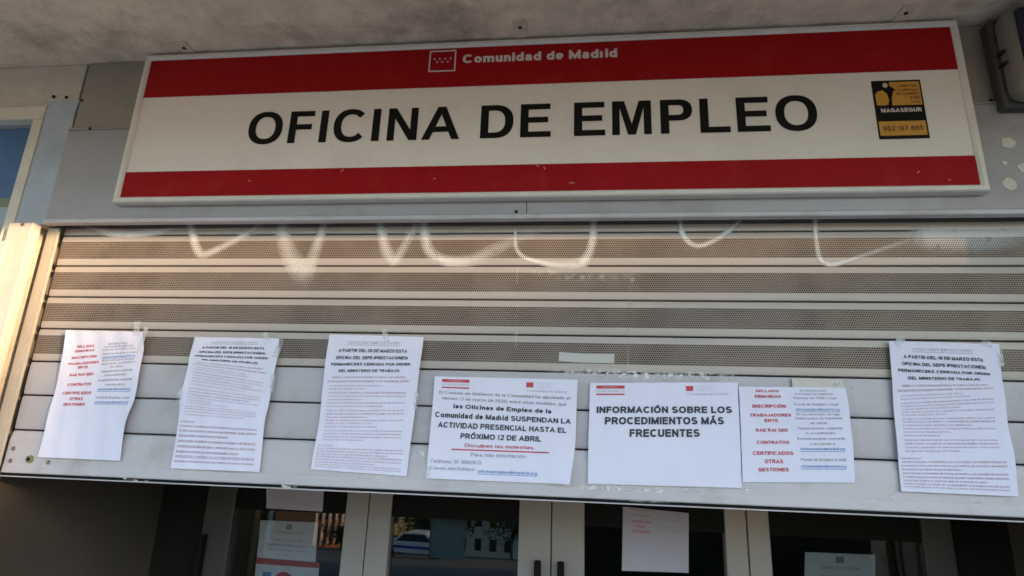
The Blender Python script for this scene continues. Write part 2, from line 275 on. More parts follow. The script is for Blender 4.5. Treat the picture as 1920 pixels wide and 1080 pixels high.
def text_geo(body, bold=0.02, res=3):
    """heavy or light grotesque lettering drawn as pen strokes; capital height 1; vertices carry a tiny lift per stroke"""
    w = .105 + bold * 3.2; wh = w * .88; x = 0.0; vs = []; fs = []; na = 4 * res; k = 0
    for ch in body:
        base = ACC.get(ch, ch)
        if base == ' ': x += .40; k = 0; continue
        low = base in LC; Wd, strokes = (LC if low else GL).get(base, GL['-'])
        Wd = Wd if Wd > 0 else w; strokes = list(strokes)
        def mp(p):
            X = x + w / 2 + p[0] * (Wd - w) if Wd > w else x + w / 2
            if low:
                y = p[1]; Y = wh / 2 + y * (XH - wh) if 0 <= y <= 1 else ((XH - wh / 2) + (y - 1) / .4 * (1 - XH) if y > 1 else wh / 2 + y / .4 * .27)
            else: Y = wh / 2 + p[1] * (1 - wh)
            return (X, Y)
        if ch in ACC:
            t0 = 1.16 if not low else 1.28; strokes.append([(.42, t0), (.66, t0 + .16)])
        for st in strokes:
            pts = []; ca = cb = True
            for i, q in enumerate(st):
                if q[0] == 'a':
                    if i == 0: ca = False
                    if i == len(st) - 1: cb = False
                    _, cx, cy, rx, ry, a0, a1 = q; n = max(3, int(na * abs(a1 - a0) / 180))
                    for j in range(n + 1):
                        t = R(a0 + (a1 - a0) * j / n); c, s_ = math.cos(t), math.sin(t); e = .9
                        pts.append(mp((cx + rx * math.copysign(abs(c) ** e, c), cy + ry * math.copysign(abs(s_) ** e, s_))))
                else: pts.append(mp(q))
            pp = [pts[0]]
            for p in pts[1:]:
                if math.hypot(p[0] - pp[-1][0], p[1] - pp[-1][1]) > 1e-5: pp.append(p)
            closed = len(pp) > 3 and math.hypot(pp[0][0] - pp[-1][0], pp[0][1] - pp[-1][1]) < 1e-4
            if len(pp) < 2: continue
            if not closed:
                for end, flag in ((0, ca), (-1, cb)):
                    if not flag: continue
                    o = pp[1] if end == 0 else pp[-2]; p = pp[end]; L = math.hypot(p[0] - o[0], p[1] - o[1]); pp[end] = (p[0] + (p[0] - o[0]) / L * w * .46, p[1] + (p[1] - o[1]) / L * wh * .46)
            n = len(pp); b = len(vs); k += 1
            for i in range(n):
                p = pp[i]; pa = pp[i - 1] if i else (pp[-2] if closed else None); pb = pp[i + 1] if i < n - 1 else (pp[1] if closed else None)
                def nr(a_, b_): d = (b_[0] - a_[0], b_[1] - a_[1]); L = math.hypot(*d); return (-d[1] / L, d[0] / L)
                if pa is None: m_ = nr(p, pb); s_ = 1
                elif pb is None: m_ = nr(pa, p); s_ = 1
                else:
                    n1, n2 = nr(pa, p), nr(p, pb); m_ = (n1[0] + n2[0], n1[1] + n2[1]); L = math.hypot(*m_) or 1; m_ = (m_[0] / L, m_[1] / L); s_ = min(1.9, 1 / max(.3, m_[0] * n1[0] + m_[1] * n1[1]))
                for sg in (1, -1): vs.append((p[0] + sg * m_[0] * w / 2 * s_, p[1] + sg * m_[1] * wh / 2 * s_, (k % 5) * .00003))
            for i in range(n - 1): fs.append((b + 2 * i, b + 2 * i + 1, b + 2 * i + 3, b + 2 * i + 2))
        x += Wd + .115
    return vs, fs
def fit_text(body, x0, x1, yc, cap, bold=.02, res=3):
    """text scaled to fill x0..x1 with capital height cap centred on yc"""
    vs, fs = text_geo(body, bold, res)
    a = min(v[0] for v in vs); b = max(v[0] for v in vs); k = (x1 - x0) / (b - a)
    return [((v[0] - a) * k + x0, (v[1] - .5) * cap + yc, v[2]) for v in vs], fs
CAPH = 716.0
def ell(cx, cy, rx, ry, a0, a1, n=28, e=2.25):
    o = []
    for i in range(n + 1):
        t = R(a0 + (a1 - a0) * i / n); c, s_ = math.cos(t), math.sin(t)
        o.append((cx + rx * math.copysign(abs(c) ** (2 / e), c), cy + ry * math.copysign(abs(s_) ** (2 / e), s_)))
    return o
def glyph(ch):
    """outlines (outer loops and holes) of heavy grotesque capitals, 716 units high; returns loops, advance"""
    H = CAPH
    if ch == 'O': return [ell(389, 358, 346, 370, 0, 360)[:-1], ell(389, 358, 196, 248, 0, 360)[:-1]], 778
    if ch == 'I': return [[(68, 0), (216, 0), (216, H), (68, H)]], 278
    if ch == 'F': return [[(73, 0), (221, 0), (221, 298), (528, 298), (528, 419), (221, 419), (221, 595), (561, 595), (561, H), (73, H)]], 611
    if ch == 'E': return [[(73, 0), (630, 0), (630, 121), (221, 121), (221, 309), (579, 309), (579, 430), (221, 430), (221, 595), (616, 595), (616, H), (73, H)]], 667
    if ch == 'L': return [[(73, 0), (583, 0), (583, 122), (221, 122), (221, H), (73, H)]], 611
    if ch == 'N': return [[(75, 0), (213, 0), (213, 480), (495, 0), (648, 0), (648, H), (510, H), (510, 240), (222, H), (75, H)]], 722
    if ch == 'M': return [[(72, 0), (206, 0), (206, 563), (348, 0), (487, 0), (628, 563), (628, 0), (762, 0), (762, H), (546, H), (417, 228), (287, H), (72, H)]], 833
    if ch == 'A': return [[(0, 0), (153, 0), (215, 163), (502, 163), (567, 0), (718, 0), (437, H), (284, H)], [(262, 284), (358, 549), (458, 284)]], 722
    if ch == 'D': return [[(73, 0)] + ell(345, 358, 336, 358, -90, 90, 24, 2.3) + [(73, H)], [(221, 121)] + ell(335, 358, 192, 237, -90, 90, 20, 2.3) + [(221, 595)]], 722
    if ch == 'P': return [[(73, 0), (221, 0), (221, 270)] + ell(395, 493, 232, 223, -90, 90, 22, 2.3) + [(73, H)], [(221, 391)] + ell(375, 493, 98, 102, -90, 90, 16, 2.3) + [(221, 595)]], 667
    if ch == 'C':
        return [ell(378, 358, 334, 370, 42, 318, 30) + ell(388, 358, 192, 248, 322, 38, 26)], 722
    return [], 278
def caps_geo(body):
    """filled mesh of glyph() capitals laid out in a row, one unit = capital height"""
    c = bpy.data.curves.new('g', 'CURVE'); c.dimensions = '2D'; c.fill_mode = 'FRONT'
    x = 0
    for ch in body:
        loops, adv = glyph(ch)
        for lp in loops:
            s = c.splines.new('POLY'); s.points.add(len(lp) - 1); s.use_cyclic_u = True
            for p, q in zip(s.points, lp): p.co = ((q[0] + x) / CAPH, q[1] / CAPH, 0, 1)
        x += adv + 14
    o = bpy.data.objects.new('g', c); me = o.to_mesh()
    vs = [(v.co.x, v.co.y) for v in me.vertices]; fs = [tuple(p.vertices) for p in me.polygons]
    o.to_mesh_clear(); bpy.data.objects.remove(o); bpy.data.curves.remove(c)
    return vs, fs

# ================================================================== THE SETTING
FZ0, SOF = 3.03, 3.692              # underside of the fascia, soffit
SH_L, SH_R, SH_B = -1.852, 1.612, 2.192
REC = 0.9                           # doors stand this far behind the shutter
CAN = 2.05                          # reach of the canopy
def sheet(name, x0, x1, y0, y1, z, m, nx=1, ny=1):
    me = bpy.data.meshes.new(name); me.from_pydata([(x0, y0, z), (x1, y0, z), (x1, y1, z), (x0, y1, z)], [], [(0, 1, 2, 3)]); return link(name, me, m, None, 'structure')
SLOPE = .145                        # the street falls away in front of the forecourt
def gz(y): return 0.0 if y > -9 else max((y + 9) * SLOPE, -150 * SLOPE)
me = bpy.data.meshes.new('ground'); me.from_pydata([(x, y, gz(y)) for y in (60, -9, -159, -420) for x in (-400, 400)], [], [(2 * i, 2 * i + 2, 2 * i + 3, 2 * i + 1) for i in range(3)]); link('ground', me, M_asph, None, 'structure')
mb = MB(); mb.box(-40, 40, -5.5, .03, -.1, .14); mb.build('pavement', M_pave, kind='structure')
mb = MB(); mb.box(-40, 40, .034, 6, -.1, .136); mb.build('entrance_floor', M_floor, kind='structure')  # unseen dark floor, added to cut bounced light in the recess

# ---------------- the office building
BL = thing('office_building', 'ground floor office front with grey metal fascia, plaster soffit and recessed glass doors', 'building', (0, 0, 0))
mb = MB(); mb.box(-6, 6, -CAN, 1.6, SOF, SOF + .35); mb.box(-6, 6, -CAN - .06, -CAN + .06, SOF - .03, SOF + .35)
soffit = mb.build('soffit', M_plaster, BL)
mb = MB()
for px, py in ((100, 181), (124, 182)):
    x, z = at(px, py, -.0495); mb.cyl((x, -.0465, z), (0, -1, 0), .0065, .004, 10)
for px, py in ((5, 74),):
    pass
anch = mb.build('anchor_hole', M_lock, BL)
# plaster wall to the left and the painted strip
mb = MB(); mb.box(-6, -1.93, -.045, .35, 3.515, SOF - .002); mb.box(-2.004, -1.93, -.045, .35, .14, 3.515)
mb.box(-6, -2.9, -.045, .35, .14, 3.515); mb.box(-2.9, -2.004, -.045, .35, .14, 1.0)
mb.build('wall', M_plaster2, BL)
mb = MB()
pr = []
zz = [3.03, 3.1, 3.2, 3.3, 3.38, 3.45, 3.5, 3.53]
for i, z in enumerate(zz): pr.append((-1.999, z + (.0 if i else 0)))
rr = random.Random(3)
lft = [(-1.999, z) for z in zz]; rgt = [(-1.876 + rr.uniform(-.003, .004), z + (.006 if z > 3.5 else 0)) for z in zz]
n = len(zz)
vs = [(x, -.05, z) for x, z in lft] + [(x, -.05, z) for x, z in rgt]
mb.add(vs, [(i, n + i, n + i + 1, i + 1) for i in range(n - 1)])
mb.add([(x, -.0455, z) for x, z in lft] + [(x, -.0455, z) for x, z in rgt], [(i, i + 1, n + i + 1, n + i) for i in range(n - 1)])
mb.build('painted_strip', M_blue, BL)
mb = MB(); mb.box(-1.93, -1.886, -.045, .3, FZ0, SOF - .002); mb.build('wall_return', M_plaster2, BL)
# window at far left
wf = MB(); wf.box(-2.9, -2.004, -.052, .02, 3.458, 3.513, bev=.004); wf.box(-2.046, -2.004, -.052, .02, 1.06, 3.457, bev=.004); wf.box(-2.9, -2.047, -.052, .02, 1.0, 1.059, bev=.004)
wframe = wf.build('window', M_frame, BL)
mb = MB(); mb.box(-2.9, -2.047, -.012, -.006, 1.06, 3.457)
M_wpane = glass_mat('window_glass', (.9, .92, .95), ior=1.35); mb.build('pane', M_wpane, wframe)
M_blind = mat('blue_blind', (.07, .20, .42), .6, 0, .05, 2, 0); M_blind2 = mat('olive_blind_bar', (.30, .32, .20), .6); M_blind3 = mat('pale_blind', (.52, .58, .56), .7, 0, .05, 3)
mb = MB(); mb.box(-2.9, -2.05, .012, .018, 3.165, 3.456); mb.build('blind', M_blind, wframe)
mb = MB(); mb.box(-2.9, -2.05, .010, .022, 3.13, 3.164); mb.build('blind_bar', M_blind2, wframe)
mb = MB(); mb.box(-2.9, -2.05, .014, .019, 1.06, 3.129); mb.build('curtain', M_blind3, wframe)
# cream cover beside the guide rail
mb = MB(); mb.box(-1.988, -1.893, -.082, -.0465, .14, 3.026, bev=.004); cov = mb.build('pilaster_cover', M_cover, BL)
x, z = at(44, 419, -.082); mb = MB(); mb.cyl((x, -.083, z - .004), (0, -1, 0), .006, .003, 12); mb.build('screw', M_steel, cov)
mb = MB(); mb.box(-1.988, -1.962, -.095, -.083, .14, 2.955, bev=.003); mb.build('trim', M_cover, cov)
# column to the right of the shutter
mb = MB(); mb.box(1.66, 2.05, -.33, .3, .14, SOF - .002, bev=.01); mb.build('column', M_plaster2, BL)
mb = MB(); mb.box(2.05, 6, -.045, .35, .14, SOF - .002); mb.build('side_wall', M_plaster2, BL)

# fascia: lower and upper metal panels, lip, screws
mb = MB(); mb.box(-1.872, -.176, -.062, -.045, FZ0 + .018, 3.395); mb.box(-.1735, 1.655, -.062, -.045, FZ0 + .018, 3.395)
fas = mb.build('fascia_panel', M_alu, BL)
mb = MB(); mb.box(-1.868, 1.655, -.052, -.040, 3.412, SOF - .004); up = mb.build('fascia_upper_panel', M_alud, BL)
mb = MB(); mb.prism([(-.045, 3.396), (-.066, 3.396), (-.066, 3.401), (-.054, 3.411), (-.045, 3.411)], -1.873, 1.655); mb.build('fascia_joint', M_alu, BL)
mb = MB(); mb.prism([(-.040, FZ0), (-.066, FZ0), (-.068, FZ0 + .003), (-.068, FZ0 + .014), (-.062, FZ0 + .0175), (-.040, FZ0 + .0175)], -1.876, 1.655)
mb.build('fascia_lip', M_rail, BL)
mb = MB(); mb.box(-1.872, 1.655, -.038, .30, SOF - .02, SOF - .003); mb.box(-1.872, 1.655, .30, .32, FZ0 + .05, SOF - .003); mb.box(-1.87, -1.855, -.038, .3, FZ0 + .02, SOF - .02)
mb.build('shutter_housing', M_dark, BL)
mb = MB()
for px, py, Y in ((968, 397, -.0625), (153, 188, -.0525), (169, 241, -.0665), (1858, 188, -.0525), (98, 413, -.0625)):
    x, z = at(px, py, Y); mb.cyl((x, Y + .001, z), (0, -1, 0), .0055, .003, 12)
mb.build('fascia_screw', M_lock, BL)
# old adhesive blotches on the panel
for px, py, r in ((1890, 268, .019), (1883, 306, .007), (1893, 345, .019), (1919, 315, .016)):
    x, z = at(px, py, -.0625); mb = MB(); N = 40; ph = random.random() * 6
    ring = [(x + r * (1 + .10 * math.sin(3 * t + ph) + .06 * math.sin(5 * t) + .05 * math.sin(11 * t + ph)) * math.cos(t), z + r * (1 + .1 * math.sin(2 * t + ph)) * math.sin(t)) for t in [2 * math.pi * i / N for i in range(N)]]
    mb.add([(a, -.0642, b) for a, b in ring] + [(a, -.0622, b) for a, b in ring], [tuple(range(N))] + [(i, (i + 1) % N, N + (i + 1) % N, N + i) for i in range(N)])
    mb.build('glue_spot', M_glue, BL)

# recess: side walls, ceiling, entrance
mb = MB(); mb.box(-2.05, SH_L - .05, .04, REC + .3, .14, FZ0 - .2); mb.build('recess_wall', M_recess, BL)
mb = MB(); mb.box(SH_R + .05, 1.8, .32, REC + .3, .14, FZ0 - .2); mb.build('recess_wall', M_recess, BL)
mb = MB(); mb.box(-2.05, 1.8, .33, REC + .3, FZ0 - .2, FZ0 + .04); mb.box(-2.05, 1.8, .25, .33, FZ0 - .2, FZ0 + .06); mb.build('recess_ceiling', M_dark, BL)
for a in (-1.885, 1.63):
    mb = MB(); mb.box(a, a + .02, .042, .249, 2.20, 3.045); mb.box(a, a + .02, .25, .329, 2.2, 2.825); mb.build('added_cheek_plate', M_dark, BL)  # dark plates added to hide lit gaps seen through the holes
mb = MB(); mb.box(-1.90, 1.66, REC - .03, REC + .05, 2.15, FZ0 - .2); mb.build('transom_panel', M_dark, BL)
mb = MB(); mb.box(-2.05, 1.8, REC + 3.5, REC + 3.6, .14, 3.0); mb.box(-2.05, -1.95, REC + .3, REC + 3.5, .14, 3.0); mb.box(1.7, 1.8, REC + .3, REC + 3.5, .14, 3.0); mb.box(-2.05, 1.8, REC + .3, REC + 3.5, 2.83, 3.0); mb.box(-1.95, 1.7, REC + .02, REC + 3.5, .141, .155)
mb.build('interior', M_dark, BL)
def stile(mbb, x0, x1, z1=2.15): mbb.box(x0, x1, REC - .045, REC + .015, .16, z1, bev=.003)
def leaf(xa, xb, wa, wb, hx=None, hz=1.90, dark=None):
    """door leaf from xa to xb with stile widths wa, wb"""
    f = MB()
    if dark != 'l': stile(f, xa, xa + wa)
    if dark != 'r': stile(f, xb - wb, xb)
    f.box(xa + wa, xb - wb, REC - .03, REC + .01, .16, .40)
    d = f.build('glass_door', M_door, BL)
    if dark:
        q = MB(); stile(q, *((xa, xa + wa) if dark == 'l' else (xb - wb, xb))); q.build('hinge_stile', M_shade, d)
    h = MB(); h.box(xa + wa, xb - wb, REC - .035, REC + .012, 2.035, 2.149); h.build('top_rail', M_rubber, d)
    g = MB(); g.box(xa + wa - .005, xb - wb + .005, REC - .012, REC - .004, .395, 2.04); g.build('pane', M_glass, d)
    if hx is not None:
        k = MB(); k.box(hx - .014, hx + .014, REC - .10, REC - .07, 1.2, hz, bev=.006); k.box(hx - .008, hx + .008, REC - .07, REC - .045, 1.25, 1.28); k.box(hx - .008, hx + .008, REC - .07, REC - .045, hz - .08, hz - .05)
        k.build('handle', M_rubber, d)
    return d
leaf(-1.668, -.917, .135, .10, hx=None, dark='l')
leaf(-.913, -.122, .10, .135, hx=-.172)
leaf(-.118, .667, .135, .085, hx=-.078)
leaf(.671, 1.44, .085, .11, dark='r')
for a, b in ((-1.902, -1.672), (1.444, 1.66)):
    jm = MB(); jm.box(a, b, REC - .02, REC + .1, .16, 2.149); jm.build('door_jamb', M_dark, BL)
k = MB(); k.box(-1.655, -1.632, REC - .09, REC - .05, 1.4, 1.925, bev=.005); k.build('pull_bar', M_rubber, BL)

# ================================================================== ROLLER SHUTTER
SEAM0, PITCH = 3.0067, .1129
SHT = thing('roller_shutter', 'half lowered grey metal roller shutter with perforated upper slats, white graffiti and taped notices', 'shutter', (SH_L, 0, SH_B))
def slat_y(t): return -.0016 * (1 - abs(2 * t - 1) ** 2.6)
def slat_profile(h):
    g = .0022
    p = [(.014, g), (.004, g), (.0006, g + .0015)]
    for i in range(1, 14):
        t = i / 14; p.append((slat_y(t), g + .0015 + t * (h - 2 * g - .003)))
    return p + [(.0006, h - g - .0015), (.004, h - g), (.014, h - g)]
perf_me = None
for k in range(-1, 6):
    z0 = SEAM0 - (k + 1) * PITCH
    if perf_me is None or k == 4:
        me = bpy.data.meshes.new('slat'); prof = slat_profile(PITCH)
        L = SH_R - SH_L - .012
        vs = [(0, y, z) for y, z in prof] + [(L, y, z) for y, z in prof]; N = len(prof)
        me.from_pydata(vs, [], [(i, N + i, N + i + 1, i + 1) for i in range(N - 1)]); me.update()
        perf_me = me
        o = link('perforated_slat' if k < 4 else 'solid_slat', me, M_perf if k < 4 else M_slat, SHT)
    else:
        o = link('perforated_slat' if k < 4 else 'solid_slat', me, None, SHT)
    o.location = (.006, .0, z0 - SH_B)
# bottom rail
zt = SEAM0 - 6 * PITCH
mb = MB((SH_L, 0, SH_B))
hb = zt - SH_B
mb.prism([(.014, zt - .0022), (.003, zt - .0022), (-.002, zt - .006), (-.0075, zt - .03), (-.0085, SH_B + .030), (-.0095, SH_B + .026), (-.0105, SH_B + .006), (-.0085, SH_B + .003), (.014, SH_B + .003)], SH_L + .006, SH_R - .006)
rail = mb.build('bottom_rail', M_rail, SHT)
mb = MB((SH_L, 0, SH_B)); mb.prism([(.012, SH_B + .002), (-.004, SH_B + .002), (-.005, SH_B - .005), (.012, SH_B - .005)], SH_L + .006, SH_R - .006); mb.build('seal', M_rubber, rail)
mb = MB((SH_L, 0, SH_B)); mb.prism([(.013, SH_B - .0055), (-.013, SH_B - .0055), (-.013, SH_B - .0085), (.013, SH_B - .0085)], SH_L + .006, SH_R - .006); mb.build('flange', M_rail, rail)
for px, py in ((24.5, 841), (19, 864), (90, 867)):
    x, z = at(px, py, -.009); mb = MB((x, -.009, z)); mb.cyl((x, -.008, z), (0, -1, 0), .0075, .003, 16, r2=.006); mb.cyl((x, -.0109, z), (0, -1, 0), .0035, .0012, 12); mb.build('bolt', M_steel, rail)
x, z = at(56, 861, -.009); mb = MB((x, -.009, z)); mb.cyl((x, -.008, z), (0, -1, 0), .0125, .005, 20, r2=.0115); mb.build('lock', M_brass, rail)
mb = MB((x, -.009, z)); mb.cyl((x - .002, -.0131, z), (0, -1, 0), .0065, .0012, 14); lk = mb.build('keyhole', M_lock, rail)
# guide rails
for xa, xb in ((-1.892, -1.847), (1.607, 1.652)):
    g = MB((SH_L, 0, SH_B)); g.box(xa, xb, -.022, -.017, .15, FZ0 - .003); 
    if xa < 0: g.box(xa, xa + .004, -.017, .035, .15, FZ0 - .003); g.box(xb - .004, xb, -.026, -.0222, .15, FZ0 - .003)
    else: g.box(xb - .004, xb, -.017, .035, .15, FZ0 - .003)
    g.build('guide_rail', M_guide, SHT)

def slat_surface(z):
    t = ((z - SEAM0) / PITCH) % 1.0
    if z < zt: return -.0085
    return slat_y(t)
def ribbon(points, widths, cover, name, m, parent, Y0=-.006, off=.0006, per=10, ac=5):
    """paint stroke following the slats: points are (x, z)"""
    P = []; Wd = []; Cv = []
    n = len(points)
    for i in range(n - 1):
        p0, p1, p2, p3 = points[max(i - 1, 0)], points[i], points[i + 1], points[min(i + 2, n - 1)]
        for j in range(per):
            t = j / per
            c = lambda a, b, c_, d: .5 * (2 * b + (c_ - a) * t + (2 * a - 5 * b + 4 * c_ - d) * t * t + (3 * b - a - 3 * c_ + d) * t ** 3)
            P.append((c(p0[0], p1[0], p2[0], p3[0]), c(p0[1], p1[1], p2[1], p3[1]))); Wd.append(widths[i] * (1 - t) + widths[i + 1] * t); Cv.append(cover[i] * (1 - t) + cover[i + 1] * t)
    P.append(points[-1]); Wd.append(widths[-1]); Cv.append(cover[-1])
    vs = []; cv = []; fs = []
    for i, (x, z) in enumerate(P):
        a = P[max(i - 1, 0)]; b = P[min(i + 1, len(P) - 1)]; tx, tz = b[0] - a[0], b[1] - a[1]; L = math.hypot(tx, tz) or 1
        for j in range(ac + 1):
            s = j / ac * 2 - 1; qx = x - tz / L * s * Wd[i] / 2; qz = z + tx / L * s * Wd[i] / 2
            vs.append((qx, slat_surface(qz) - off, qz)); cv.append(Cv[i] * (1 - abs(s) ** 1.7))
    for i in range(len(P) - 1):
        for j in range(ac): q = i * (ac + 1) + j; fs.append((q, q + 1, q + ac + 2, q + ac + 1))
    o = Vector((SH_L, 0, SH_B)); me = bpy.data.meshes.new(name); me.from_pydata([tuple(Vector(v) - o) for v in vs], [], fs); me.update()
    at_ = me.attributes.new('cover', 'FLOAT', 'POINT')
    for i, c in enumerate(cv): at_.data[i].value = c
    return link(name, me, m, parent)
def px_ribbon(pts, ws, cov, name='graffiti_stroke', m=None, ac=6):
    p = [at(a, b, -.006) for a, b in pts]; ribbon(p, [w * (.0023 if (m is None) else .00166) for w in ws], cov, name, m or M_graf, SHT, ac=ac)
px_ribbon([(155, 425), (195, 434), (240, 438), (300, 433), (345, 424)], [8, 15, 16, 13, 5], [.3, 1, 1, .9, .1])
px_ribbon([(352, 405), (360, 440), (370, 470), (384, 476), (420, 460), (465, 435), (505, 405)], [15, 17, 18, 16, 15, 16, 20], [1, 1, 1, .9, .75, .6, .4])
px_ribbon([(527, 400), (530, 440), (540, 475), (556, 500), (572, 515)], [24, 28, 32, 38, 36], [.75, .75, .7, .65, .4])
px_ribbon([(612, 400), (600, 440), (586, 480), (572, 515)], [18, 18, 24, 30], [.8, .8, .65, .4])
px_ribbon([(568, 485), (570, 515), (574, 550)], [46, 42, 24], [.55, .45, .0])
px_ribbon([(710, 400), (716, 440), (725, 472), (738, 486), (752, 470), (768, 440), (784, 405)], [18, 18, 22, 22, 18, 16, 16], [.9, .9, .9, .9, .7, .6, .6])
px_ribbon([(794, 402), (796, 440), (806, 472), (838, 488), (884, 486), (925, 468), (965, 450), (1010, 430)], [17, 19, 20, 20, 22, 24, 18, 12], [.95, .95, .95, .9, .7, .55, .4, .1])
px_ribbon([(966, 432), (967, 460), (980, 480), (1010, 490), (1050, 496), (1085, 494)], [6, 9, 9, 10, 14, 16], [.7, 1, 1, 1, .9, .8])
px_ribbon([(1113, 402), (1112, 440), (1106, 470), (1092, 490), (1072, 496)], [15, 14, 16, 22, 16], [.9, 1, 1, 1, .6])
px_ribbon([(1275, 405), (1280, 436), (1296, 456), (1318, 459), (1350, 444), (1375, 425), (1395, 405)], [9, 11, 11, 10, 10, 9, 8], [1, 1, 1, 1, .9, .8, .5])
px_ribbon([(1529, 405), (1532, 450), (1538, 482), (1556, 494), (1590, 488), (1650, 468), (1710, 448)], [10, 9, 11, 10, 9, 8, 14], [1, 1, 1, 1, .85, .65, .4])
px_ribbon([(1700, 452), (1740, 446), (1800, 447), (1860, 445), (1935, 436)], [24, 44, 46, 44, 40], [.1, .9, .9, .8, .6], ac=8)
# tape outlines and glue residue of older notices
def residue(pts, ws, cov, name='tape_residue', m=None): px_ribbon(pts, ws, cov, name, m or M_resid)
rn0 = random.Random(21)
residue([(969, 500), (970, 560), (969, 630), (968, 690)], [7, 8, 9, 7], [.3, .4, .45, .3])
residue([(1182, 520), (1180, 570), (1177, 630), (1178, 690)], [5, 6, 6, 6], [.3, .35, .3, .25])
residue([(985, 508), (1030, 512), (1080, 520), (1130, 518), (1200, 516)], [10, 24, 22, 22, 16], [.2, .5, .55, .5, .3])
residue([(1185, 512), (1190, 530), (1200, 545)], [14, 16, 8], [.9, .8, .2])
residue([(1060, 916), (1110, 919), (1180, 924), (1250, 928), (1330, 925)], [14, 26, 30, 28, 12], [.4, .9, 1, 1, .4])
residue([(1375, 905), (1400, 918), (1425, 905)], [16, 24, 16], [.8, .9, .4])
residue([(1030, 694), (1090, 696), (1200, 703), (1300, 704), (1380, 708)], [10, 16, 24, 20, 16], [.3, .9, .9, .9, .6])
residue([(780, 840), (800, 860), (796, 880)], [14, 18, 10], [.7, .7, .3]); residue([(660, 892), (680, 893), (720, 897), (748, 896)], [6, 12, 14, 8], [.9, .7, .6, .8])
residue([(1680, 905), (1668, 930), (1690, 950)], [14, 18, 6], [.8, .4, .2])
residue([(1598, 716), (1610, 760), (1618, 850)], [9, 8, 8], [.5, .5, .3])
residue([(245, 845), (268, 848), (284, 846)], [14, 18, 14], [.25, .35, .25])
for q in range(26):
    a = rn0.uniform(1040, 1340) if q < 16 else rn0.uniform(160, 1900); b = (918 + (a - 1060) * .035 + rn0.uniform(-9, 10)) if q < 16 else rn0.uniform(885 + a * .03, 893 + a * .037)
    d = rn0.uniform(8, 34); residue([(a, b), (a + d * .5, b + rn0.uniform(-4, 4)), (a + d, b + rn0.uniform(-3, 5))], [rn0.uniform(2, 6), rn0.uniform(3, 9), 2], [.9, 1, .4])
px_ribbon([(1048, 668), (1095, 671), (1152, 672)], [17, 17, 17], [1, 1, 1], 'tape_strip', M_wtape)

# ================================================================== OFFICE SIGN
sx0, sx1, sz0, sz1 = -1.600, 1.176, 3.091, 3.680
SY = -.088                                           # face of the panel
SG = thing('office_sign', 'long white office sign with red bands above and below large black capitals', 'sign', ((sx0 + sx1) / 2, -.063, sz0))
ORG = (sx0, SY, sz0)
mb = MB(ORG); mb.box(sx0 + .012, sx1 - .012, SY, -.064, sz0 + .012, sz1 - .012); mb.build('panel', M_white, SG)
FW = .021
mb = MB(ORG)
def bar(p0, p1, nrm):
    """mitred frame bar between two outer corners; nrm points inwards"""
    pr = [(0, -.0635), (0, SY - .006), (.004, SY - .011), (FW - .006, SY - .011), (FW, SY - .004), (FW, -.0635)]
    vs = []
    for (x, z), s in ((p0, 1), (p1, -1)):
        for d, y in pr:
            dx = nrm[0] * d + (s * d if nrm[0] == 0 else 0); dz = nrm[1] * d + (s * d if nrm[1] == 0 else 0)
            vs.append((x + dx, y, z + dz))
    k = len(pr); mb.add(vs, [(i, (i + 1) % k, k + (i + 1) % k, k + i) for i in range(k)] + [tuple(range(k))[::-1], tuple(range(k, 2 * k))])
bar((sx0, sz1), (sx1, sz1), (0, -1)); bar((sx0, sz0), (sx1, sz0), (0, 1)); bar((sx0, sz0), (sx0, sz1), (1, 0)); bar((sx1, sz0), (sx1, sz1), (-1, 0))
mb.build('frame', M_wframe, SG)
zb = (at(270, 185, SY)[1] + at(1803, 128, SY)[1]) / 2; zc = (at(232, 325, SY)[1] + at(1838, 290, SY)[1]) / 2
for a, b in ((zb, sz1 - FW + .001), (sz0 + FW - .001, zc)):
    mb = MB(ORG); mb.box(sx0 + FW - .001, sx1 - FW + .001, SY - .0018, SY - .0004, a, b); mb.build('red_band', M_red, SG)
def flat_text(vs, fs, name, m, parent, org, y):
    me = bpy.data.meshes.new(name); me.from_pydata([(v[0] - org[0], y - org[1] - (v[2] if len(v) > 2 else 0), v[1] - org[2]) for v in vs], [], fs); me.update()
    bm = bmesh.new(); bm.from_mesh(me)
    for f in bm.faces:
        if f.normal.y > 0: f.normal_flip()
    bm.to_mesh(me); bm.free()
    o = link(name, me, m, parent)
    pl = parent.location if parent.parent is None else Vector(WORLD.get(parent.name, (0, 0, 0)))
    o.location = Vector(org) - pl
    return o
vs, fs = caps_geo('OFICINA DE EMPLEO')
a = min(v[0] for v in vs); b = max(v[0] for v in vs)
X0, Zl = at(466, 244, SY); X1, Zr = at(1532, 212, SY)
zbase = (at(515, 270, SY)[1] + at(1260, 250, SY)[1] + at(1430, 247, SY)[1]) / 3; ztop = (at(525, 210, SY)[1] + at(1260, 186, SY)[1] + at(1430, 183, SY)[1]) / 3
k = (X1 - X0) / (b - a)
for wd, pre in (('OFICINA', ''), ('DE', 'OFICINA '), ('EMPLEO', 'OFICINA DE ')):
    adv = sum(glyph(c)[1] + 14 for c in pre) / CAPH; wv, wf = caps_geo(wd)
    flat_text([((v[0] + adv - a) * k + X0, v[1] * (ztop - zbase) + zbase) for v in wv], wf, 'lettering', M_black, SG, ORG, SY - .0012)
